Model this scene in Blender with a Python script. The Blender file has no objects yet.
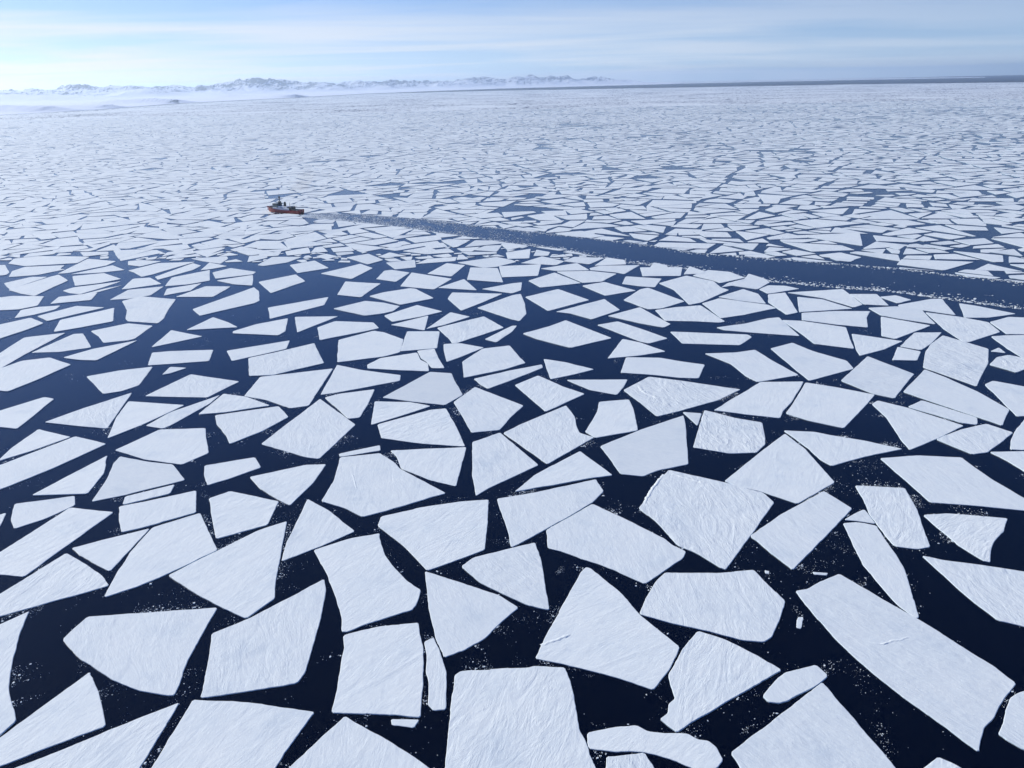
import bpy, bmesh, math, random
import numpy as np
from mathutils import Vector, Matrix

S = bpy.context.scene
COL = S.collection
RND = random.Random(7)

# ------------------------------------------------------------------ camera
FPX = 28.0/36.0*1024; CAM_H = 250.0
PITCH = math.atan((384-82.2)/FPX); ROLL = math.atan(0.0214)
cp, sp, cr, sr = math.cos(PITCH), math.sin(PITCH), math.cos(ROLL), math.sin(ROLL)
FW = np.array((0, cp, -sp)); R0 = np.array((1.0, 0, 0)); U0 = np.array((0, sp, cp))
RT = R0*cr-U0*sr; UP = U0*cr+R0*sr
cam = bpy.data.cameras.new('camera'); cam.lens = 28; cam.sensor_width = 36
cam.clip_start = 1; cam.clip_end = 250000
co = bpy.data.objects.new('camera', cam); COL.objects.link(co)
M = Matrix.Identity(4)
for i in range(3):
    M[i][0] = RT[i]; M[i][1] = UP[i]; M[i][2] = -FW[i]
M[2][3] = CAM_H
co.matrix_world = M
S.camera = co

def unproj(u, v, z=0.0):
    """the point of the level z seen at pixel u, v (used for coast and lead outlines surveyed on the photo)"""
    d = FW+(u-512)/FPX*RT-(v-384)/FPX*UP
    t = (z-CAM_H)/d[2]
    return float(d[0]*t), float(d[1]*t)
def proj(P):
    P = np.asarray(P, float).reshape(-1, 2)
    Q = np.column_stack((P, np.full(len(P), 0.7-CAM_H)))
    w = Q@FW
    return np.column_stack((512+FPX*(Q@RT)/w, 384-FPX*(Q@UP)/w))

# ------------------------------------------------------------------ light
SUN_AZ = math.radians(-60)      # measured from the view axis, negative = to the left
SUN_EL = math.radians(27)
W = bpy.data.worlds.new("World"); S.world = W; W.use_nodes = True
nt = W.node_tree; nt.nodes.clear()
def N(nt, t, **k):
    n = nt.nodes.new(t)
    for a, b in k.items(): setattr(n, a, b)
    return n
def math_(nt, op, a, b=None, c=None, clamp=False):
    n = N(nt, 'ShaderNodeMath', operation=op); n.use_clamp = clamp
    for i, x in enumerate((a, b, c)):
        if x is None: continue
        if isinstance(x, (int, float)): n.inputs[i].default_value = x
        else: nt.links.new(x, n.inputs[i])
    return n.outputs[0]
def ramp(nt, fac, stops, interp='LINEAR'):
    n = N(nt, 'ShaderNodeValToRGB'); cr_ = n.color_ramp; cr_.interpolation = interp
    while len(cr_.elements) < len(stops): cr_.elements.new(0.5)
    for e, (p, c) in zip(cr_.elements, stops):
        e.position = p; e.color = tuple(c)+(1,) if len(c) == 3 else c
    nt.links.new(fac, n.inputs[0]); return n.outputs[0]
def mix(nt, fac, a, b, blend='MIX'):
    n = N(nt, 'ShaderNodeMix', data_type='RGBA', blend_type=blend)
    for s, x in ((0, fac), (6, a), (7, b)):
        if isinstance(x, (int, float)): n.inputs[s].default_value = x
        elif isinstance(x, tuple): n.inputs[s].default_value = tuple(x)+(1,)
        else: nt.links.new(x, n.inputs[s])
    return n.outputs[2]
L = nt.links.new
tc = N(nt, 'ShaderNodeTexCoord')
sep = N(nt, 'ShaderNodeSeparateXYZ'); L(tc.outputs['Generated'], sep.inputs[0])
zc = math_(nt, 'MAXIMUM', sep.outputs[2], 0.004)
zs = math_(nt, 'MULTIPLY_ADD', zc, 0.93, 0.065)          # clear polar air: no yellow band on the horizon
cmb = N(nt, 'ShaderNodeCombineXYZ'); L(sep.outputs[0], cmb.inputs[0]); L(sep.outputs[1], cmb.inputs[1]); L(zs, cmb.inputs[2])
sky = N(nt, 'ShaderNodeTexSky', sky_type='NISHITA'); sky.sun_disc = False
sky.sun_elevation = SUN_EL; sky.sun_rotation = SUN_AZ
sky.altitude = 900; sky.air_density = 0.75; sky.dust_density = 0.12; sky.ozone_density = 1.2
L(cmb.outputs[0], sky.inputs[0])
# thin cirrus: noise on a flat cloud deck seen from below
inv = math_(nt, 'DIVIDE', 1.0, math_(nt, 'ADD', zc, 0.035))
px_ = math_(nt, 'MULTIPLY', sep.outputs[0], inv); py_ = math_(nt, 'MULTIPLY', sep.outputs[1], inv)
cc = N(nt, 'ShaderNodeCombineXYZ'); L(px_, cc.inputs[0]); L(py_, cc.inputs[1])
mp = N(nt, 'ShaderNodeMapping'); mp.inputs['Scale'].default_value = (0.17, 0.30, 1); mp.inputs['Location'].default_value = (3.1, 1.7, 0)
mp.inputs['Rotation'].default_value = (0, 0, 0.25)
L(cc.outputs[0], mp.inputs[0])
n1 = N(nt, 'ShaderNodeTexNoise'); n1.inputs['Scale'].default_value = 1.0; n1.inputs['Detail'].default_value = 6; n1.inputs['Roughness'].default_value = 0.52; n1.inputs['Distortion'].default_value = 0.5
L(mp.outputs[0], n1.inputs['Vector'])
cl = ramp(nt, n1.outputs[0], [(0.40, (0.18, 0.18, 0.18)), (0.59, (1, 1, 1))])
# clouds thin out to the right of the view
azf = math_(nt, 'MULTIPLY_ADD', sep.outputs[0], -0.75, 0.66, clamp=True)
low = math_(nt, 'MULTIPLY_ADD', zc, -7.0, 1.25, clamp=True)
clf = math_(nt, 'MULTIPLY', math_(nt, 'MULTIPLY', cl, azf), low, clamp=True)
up_ = math_(nt, 'MULTIPLY', zc, 4.0, clamp=True)
tinted = mix(nt, 1.0, sky.outputs[0], ramp(nt, up_, [(0.08, (1.03, 1.0, 1.02)), (0.2, (0.95, 0.99, 1.07)), (0.42, (0.84, 0.95, 1.13)), (0.72, (0.50, 0.80, 1.32)), (1.0, (0.36, 0.71, 1.37))]), 'MULTIPLY')
clouded = mix(nt, clf, tinted, (6.9, 7.1, 7.5))
bg = N(nt, 'ShaderNodeBackground'); bg.inputs[1].default_value = 0.1
L(clouded, bg.inputs[0])
wo = N(nt, 'ShaderNodeOutputWorld'); L(bg.outputs[0], wo.inputs[0])

sl = bpy.data.lights.new('sun', 'SUN'); sl.energy = 4.4; sl.angle = math.radians(0.5); sl.color = (1.0, 0.97, 0.875)
so = bpy.data.objects.new('sun', sl); COL.objects.link(so)
sd = Vector((math.sin(SUN_AZ)*math.cos(SUN_EL), math.cos(SUN_AZ)*math.cos(SUN_EL), math.sin(SUN_EL)))
so.rotation_euler = sd.to_track_quat('Z', 'Y').to_euler()
so.location = (-800, 600, 900)

V = S.view_settings
S.display_settings.display_device = 'sRGB'
V.view_transform = 'Standard'; V.look = 'None'; V.gamma = 1; V.exposure = 0.3; V.use_curve_mapping = False
S.render.engine = 'CYCLES'
S.cycles.use_denoising = True
try: S.cycles.denoiser = 'OPENIMAGEDENOISE'
except Exception: pass
S.cycles.max_bounces = 6; S.cycles.volume_bounces = 2; S.cycles.caustics_reflective = False; S.cycles.caustics_refractive = False

# ------------------------------------------------------------------ helpers
def tag(o, label, cat=None, group=None, kind=None):
    o['label'] = label
    if cat: o['category'] = cat
    if group: o['group'] = group
    if kind: o['kind'] = kind
    return o
def link(name, me, mats=(), parent=None, loc=(0, 0, 0)):
    o = bpy.data.objects.new(name, me); COL.objects.link(o); o.location = loc
    for m in mats: me.materials.append(m)
    if parent: o.parent = parent
    return o
def pymesh(name, vs, fs, mi=None, tones=None, smooth=False):
    me = bpy.data.meshes.new(name); me.from_pydata(vs, [], fs)
    if mi is not None: me.polygons.foreach_set('material_index', mi)
    if tones is not None:
        a = me.attributes.new('tone', 'FLOAT', 'FACE'); a.data.foreach_set('value', tones)
    if smooth: me.polygons.foreach_set('use_smooth', [True]*len(fs))
    me.update(); return me
def material(name):
    m = bpy.data.materials.new(name); m.use_nodes = True
    nt = m.node_tree; b = nt.nodes['Principled BSDF']
    return m, nt, b
def noise(nt, vec, scale, detail=4, rough=0.5, dist=0.0):
    n = N(nt, 'ShaderNodeTexNoise'); n.inputs['Scale'].default_value = scale; n.inputs['Detail'].default_value = detail
    n.inputs['Roughness'].default_value = rough; n.inputs['Distortion'].default_value = dist
    if vec is not None: nt.links.new(vec, n.inputs['Vector'])
    return n.outputs[0]

# ------------------------------------------------------------------ materials
def snow_material():
    m, nt, b = material('wind_packed_snow'); L = nt.links.new
    geo = N(nt, 'ShaderNodeNewGeometry')
    at = N(nt, 'ShaderNodeAttribute', attribute_name='tone')       # 0..1 per floe: age of the snow, and its wind direction
    rg = N(nt, 'ShaderNodeAttribute', attribute_name='rough')
    rot = N(nt, 'ShaderNodeVectorRotate', rotation_type='Z_AXIS')
    L(geo.outputs['Position'], rot.inputs['Vector'])
    ang = math_(nt, 'MULTIPLY_ADD', at.outputs['Fac'], 2.4, 0.1)
    L(ang, rot.inputs['Angle'])
    mp = N(nt, 'ShaderNodeMapping'); mp.inputs['Scale'].default_value = (0.34, 1.0, 1); L(rot.outputs[0], mp.inputs[0])
    st = noise(nt, mp.outputs[0], 0.5, 6, 0.62, 1.3)        # sastrugi, metres apart
    st2 = noise(nt, mp.outputs[0], 0.11, 5, 0.6, 1.6)       # broad drifts
    fine = noise(nt, geo.outputs['Position'], 1.7, 3, 0.6)
    pat = noise(nt, geo.outputs['Position'], 0.035, 4, 0.6)
    base = ramp(nt, at.outputs['Fac'], [(0, (0.67, 0.71, 0.70)), (0.3, (0.74, 0.78, 0.76)), (1, (0.795, 0.83, 0.795))])
    k = ramp(nt, pat, [(0.28, (0.84, 0.875, 0.92)), (0.42, (0.95, 0.965, 0.98)), (0.7, (1, 1, 1))])
    c = mix(nt, 1.0, base, k, 'MULTIPLY')
    k2 = ramp(nt, st, [(0.33, (0.90, 0.915, 0.95)), (0.55, (1, 1, 1))])
    c = mix(nt, 0.7, c, k2, 'MULTIPLY')
    L(c, b.inputs['Base Color'])
    b.inputs['Roughness'].default_value = 0.75
    b.inputs['Specular IOR Level'].default_value = 0.25
    msk = ramp(nt, noise(nt, geo.outputs['Position'], 0.06, 3, 0.6), [(0.35, (0.15, 0.15, 0.15)), (0.62, (1, 1, 1))])
    st = math_(nt, 'MULTIPLY', st, msk)
    h = math_(nt, 'ADD', math_(nt, 'MULTIPLY', st, 0.30), math_(nt, 'MULTIPLY', st2, 0.55))
    h = math_(nt, 'ADD', h, math_(nt, 'MULTIPLY', fine, 0.06))
    h = math_(nt, 'MULTIPLY', h, math_(nt, 'MULTIPLY_ADD', rg.outputs['Fac'], 1.2, 0.46))
    bp = N(nt, 'ShaderNodeBump'); bp.inputs['Strength'].default_value = 1.0; bp.inputs['Distance'].default_value = 1.0
    L(h, bp.inputs['Height']); L(bp.outputs[0], b.inputs['Normal'])
    return m
def edge_material():
    m, nt, b = material('broken_ice_edge')
    geo = N(nt, 'ShaderNodeNewGeometry')
    n_ = noise(nt, geo.outputs['Position'], 0.8, 4, 0.6)
    c = ramp(nt, n_, [(0.3, (0.34, 0.47, 0.58)), (0.7, (0.62, 0.72, 0.79))])
    nt.links.new(c, b.inputs['Base Color']); b.inputs['Roughness'].default_value = 0.4
    return m
def water_material():
    m, nt, b = material('polar_sea_water'); L = nt.links.new
    geo = N(nt, 'ShaderNodeNewGeometry')
    n0 = noise(nt, geo.outputs['Position'], 0.004, 4, 0.6)
    c = ramp(nt, n0, [(0.35, (0.0001, 0.0007, 0.0045)), (0.7, (0.0002, 0.0014, 0.008))])
    L(c, b.inputs['Base Color'])
    b.inputs['IOR'].default_value = 1.333; b.inputs['Roughness'].default_value = 0.14; b.inputs['Specular IOR Level'].default_value = 0.34
    mp = N(nt, 'ShaderNodeMapping'); mp.inputs['Scale'].default_value = (1, 0.6, 1); mp.inputs['Rotation'].default_value = (0, 0, 0.5); L(geo.outputs['Position'], mp.inputs[0])
    w = noise(nt, mp.outputs[0], 0.9, 4, 0.6)
    bp = N(nt, 'ShaderNodeBump'); bp.inputs['Strength'].default_value = 0.6; bp.inputs['Distance'].default_value = 0.22
    L(w, bp.inputs['Height']); L(bp.outputs[0], b.inputs['Normal'])
    # sheltered leads are smooth, the open sea beyond the pack edge is ruffled by the wind
    ln = N(nt, 'ShaderNodeVectorMath', operation='LENGTH'); L(geo.outputs['Position'], ln.inputs[0])
    far = math_(nt, 'MULTIPLY_ADD', ln.outputs['Value'], 1/6000, -2.0, clamp=True)
    L(math_(nt, 'MULTIPLY_ADD', far, 0.5, 0.14), b.inputs['Roughness'])
    L(math_(nt, 'MULTIPLY_ADD', far, -0.24, 0.34), b.inputs['Specular IOR Level'])
    return m
def pack_material():
    """far close pack: snow floes with narrow dark leads, too small to count"""
    m, nt, b = material('far_pack_ice'); L = nt.links.new
    geo = N(nt, 'ShaderNodeNewGeometry')
    mp = N(nt, 'ShaderNodeMapping'); mp.inputs['Rotation'].default_value = (0, 0, 0.4); L(geo.outputs['Position'], mp.inputs[0])
    vo = N(nt, 'ShaderNodeTexVoronoi', feature='DISTANCE_TO_EDGE'); vo.inputs['Scale'].default_value = 1/90
    vo.inputs['Randomness'].default_value = 1.0; L(mp.outputs[0], vo.inputs['Vector'])
    big = noise(nt, geo.outputs['Position'], 0.0009, 5, 0.62)
    th = math_(nt, 'MULTIPLY_ADD', big, 0.30, -0.11)
    ice = math_(nt, 'GREATER_THAN', vo.outputs['Distance'], th)
    va = noise(nt, geo.outputs['Position'], 0.012, 3, 0.6)
    snow = ramp(nt, va, [(0.3, (0.70, 0.745, 0.745)), (0.7, (0.79, 0.83, 0.82))])
    c = mix(nt, ice, (0.012, 0.03, 0.075), snow)
    L(c, b.inputs['Base Color']); b.inputs['Roughness'].default_value = 0.7
    b.inputs['Specular IOR Level'].default_value = 0.2
    return m
def plain(name, col, rough=0.5, metal=0.0, var=0.12, scale=0.8):
    m, nt, b = material(name)
    tcn = N(nt, 'ShaderNodeTexCoord')
    n_ = noise(nt, tcn.outputs['Object'], scale, 4, 0.6)
    c = ramp(nt, n_, [(0.3, tuple(x*(1-var) for x in col)), (0.7, tuple(min(1, x*(1+var)) for x in col))])
    nt.links.new(c, b.inputs['Base Color']); b.inputs['Roughness'].default_value = rough; b.inputs['Metallic'].default_value = metal
    return m
def mountain_material():
    m, nt, b = material('snowy_mountain'); L = nt.links.new
    geo = N(nt, 'ShaderNodeNewGeometry')
    sep = N(nt, 'ShaderNodeSeparateXYZ'); L(geo.outputs['True Normal'], sep.inputs[0])
    n_ = noise(nt, geo.outputs['Position'], 0.002, 5, 0.6)
    v = math_(nt, 'ADD', sep.outputs[2], math_(nt, 'MULTIPLY_ADD', n_, 0.10, -0.05))
    c = ramp(nt, v, [(0.895, (0.08, 0.105, 0.15)), (0.965, (0.78, 0.81, 0.86))])
    L(c, b.inputs['Base Color']); b.inputs['Roughness'].default_value = 0.8; b.inputs['Specular IOR Level'].default_value = 0.1
    return m
SNOW, EDGE, WATER, PACK, MOUNT = snow_material(), edge_material(), water_material(), pack_material(), mountain_material()

# ------------------------------------------------------------------ the setting: sea, far coast
def disc(name, r, n, mat):
    rings = [0, 400, 2000, 9000, 30000, r]
    vs = [(0, 0, 0)]; fs = []
    for q in rings[1:]:
        vs += [(q*math.cos(2*math.pi*i/n), q*math.sin(2*math.pi*i/n), 0) for i in range(n)]
    for i in range(n): fs.append((0, 1+i, 1+(i+1) % n))
    for k in range(len(rings)-2):
        a = 1+k*n; b = a+n
        for i in range(n): fs.append((a+i, b+i, b+(i+1) % n, a+(i+1) % n))
    return link(name, pymesh(name, vs, fs), [mat])
tag(disc('sea_water', 70000, 96, WATER), 'dark navy polar sea water showing between the ice floes', 'sea', kind='structure')

def hash2(i, j, s=0):
    h = np.sin(i*127.1+j*311.7+s*74.7)*43758.5453
    return h-np.floor(h)
def vnoise(x, y, s=0):
    i, j = np.floor(x), np.floor(y); f, g = x-i, y-j
    f = f*f*(3-2*f); g = g*g*(3-2*g)
    return (hash2(i, j, s)*(1-f)+hash2(i+1, j, s)*f)*(1-g)+(hash2(i, j+1, s)*(1-f)+hash2(i+1, j+1, s)*f)*g
def ridged(x, y, o=6, s=0):
    a, t, r = 0.55, 1.0, 0
    for k in range(o):
        r = r+a*(1-np.abs(2*vnoise(x*t, y*t, s+k)-1)); t *= 2.03; a *= 0.5
    return r

def far_coast():
    # azimuth runs with the picture columns; the coast recedes from 11 km at the left to 50 km
    U = np.linspace(-420, 720, 1140)
    az = np.array([math.atan2(*unproj(u, 140)) for u in U])
    coast_px = np.interp(U, [-420, -100, 0, 100, 185, 300, 370, 500, 600, 660, 720], [126, 119.5, 115, 109.5, 103.2, 97.5, 93.6, 88.6, 85.9, 84.3, 83.0])
    coast = np.array([min(60000, math.hypot(*unproj(u, v))) for u, v in zip(U, coast_px)])
    crest_px = np.interp(U, [-420, -100, 0, 30, 50, 85, 105, 130, 165, 200, 225, 245, 265, 290, 310, 340, 380, 400, 430, 460, 490, 510, 540, 565, 590, 610, 640, 660, 720],
                         [2, 3, 2.5, 2.2, 3.5, 4.8, 4.2, 1.6, 2.4, 3.2, 5.6, 7.6, 8.4, 6.0, 4.0, 4.0, 4.4, 5.0, 5.2, 3.4, 4.4, 4.8, 5.0, 6.2, 5.2, 3.2, 1.3, 0.0, -0.6])
    T = np.concatenate((np.linspace(0, 0.45, 45), np.linspace(0.45, 0.85, 75)[1:], np.linspace(0.85, 1, 10)[1:]))
    far = np.maximum(coast+9000, np.interp(U, [-420, 0, 300, 720], [36000, 38000, 44000, 62000]))
    rr = coast[:, None]+(far-coast)[:, None]*T[None, :]**1.15
    A = np.repeat(az[:, None], len(T), 1)
    X = rr*np.sin(A); Y = rr*np.cos(A)
    D = rr/np.cos(A-az.mean()*0)
    pk = rr[:, 84:85]                                   # the crest stands about here
    crest = 250+crest_px[:, None]*pk/FPX*0.80
    edge = np.clip((rr-coast[:, None])/500, 0, 1)
    t = T[None, :]**1.0
    shelf = 8+30*np.clip((rr-coast[:, None])/9000, 0, 1)
    prof = np.clip((t-0.46)/0.27, 0, 1); prof = prof*prof*(3-2*prof)
    back = np.clip((1.0-t)/0.16, 0, 1); prof = prof*back
    rg = 0.50*ridged(X/4300, Y/4300, 5, 3)+0.58*ridged(X/1500, Y/2400, 5, 5)**1.6
    rg = (rg-0.35)/0.62
    Hh = shelf+np.maximum(crest-shelf, 0)*prof*np.clip(0.16+1.06*rg, 0.04, 1.35)
    for u, v, h, w, dp in HILLS:
        cx_, cy_ = unproj(u, v)
        ca = math.atan2(cx_, cy_); cr_ = math.hypot(cx_, cy_)
        du = (A-ca)*cr_/w; dr = (rr-cr_)/dp
        Hh = Hh+h*np.exp(-du*du-dr*dr)*(0.62+0.6*ridged(X/1100, Y/1100, 5, 9))
    Hh = Hh*edge*np.interp(U, [590, 680], [1, 0])[:, None]-np.interp(U, [650, 690], [0, 3])[:, None]
    nu, nt_ = rr.shape
    vs = [(float(X[i, j]), float(Y[i, j]), float(Hh[i, j]) if j else -0.6) for i in range(nu) for j in range(nt_)]
    fs = [(i*nt_+j, (i+1)*nt_+j, (i+1)*nt_+j+1, i*nt_+j+1) for i in range(nu-1) for j in range(nt_-1)]
    return pymesh('snowy_mountains', vs, fs)
# low dark hills before the range: picture column/row of the foot, height, half-width, half-depth in metres
HILLS = [(-30, 104, 150, 1900, 900), (30, 103, 120, 1500, 900), (122, 98.2, 230, 900, 900), (150, 98.5, 170, 900, 900), (96, 98, 150, 700, 900),
         (160, 103.6, 55, 900, 500), (130, 104.5, 45, 800, 500), (290, 97.5, 60, 900, 700), (-40, 113, 70, 1400, 350), (30, 112, 55, 1500, 300), (90, 108.5, 40, 1300, 350), (230, 98.5, 60, 900, 700)]
tag(link('snowy_mountains', far_coast(), [MOUNT]), 'snowy mountain range and low coast along the far horizon', 'mountains', kind='structure')

def prism(name, pts, z0, z1, mats, label, cat, kind):
    n = len(pts)
    vs = [(x, y, z1) for x, y in pts]+[(x, y, z0) for x, y in pts]
    fs = [tuple(range(n))]+[(i, i+n, (i+1) % n+n, (i+1) % n) for i in range(n)]
    me = pymesh(name, vs, fs)
    bm = bmesh.new(); bm.from_mesh(me); bmesh.ops.recalc_face_normals(bm, faces=bm.faces[:]); bmesh.ops.triangulate(bm, faces=[f for f in bm.faces if len(f.verts) > 4]); bm.to_mesh(me); bm.free()
    return tag(link(name, me, mats), label, cat, kind=kind)
FIELD_FAR = 8200.0
edge_pts = [unproj(*p) for p in ((1500, 72.8), (1024, 82.3), (850, 84.4), (700, 87.2), (640, 88.2), (560, 89.6), (500, 90.6), (370, 93.9), (300, 97.7), (185, 103.4), (100, 109.7), (0, 115.2), (-100, 119.8), (-420, 127))]
near_arc = [(x*1.02, FIELD_FAR) for x in (-9500, -4000, 0, 4000, 9500)]
prism('far_pack_ice', near_arc+edge_pts, -0.3, 0.45, [PACK], 'unbroken looking far pack ice reaching to the horizon', 'pack ice', 'stuff')
strip = [unproj(*p) for p in ((640, 84.6), (760, 82.0), (880, 79.6), (985, 77.6), (985, 76.9), (880, 78.0), (760, 80.0), (660, 81.9), (560, 84.4), (560, 86.4))]
prism('distant_ice_strip', strip, -0.3, 0.45, [PACK], 'thin pale ice strip across the dark open water at the horizon', 'pack ice', 'stuff')

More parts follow.
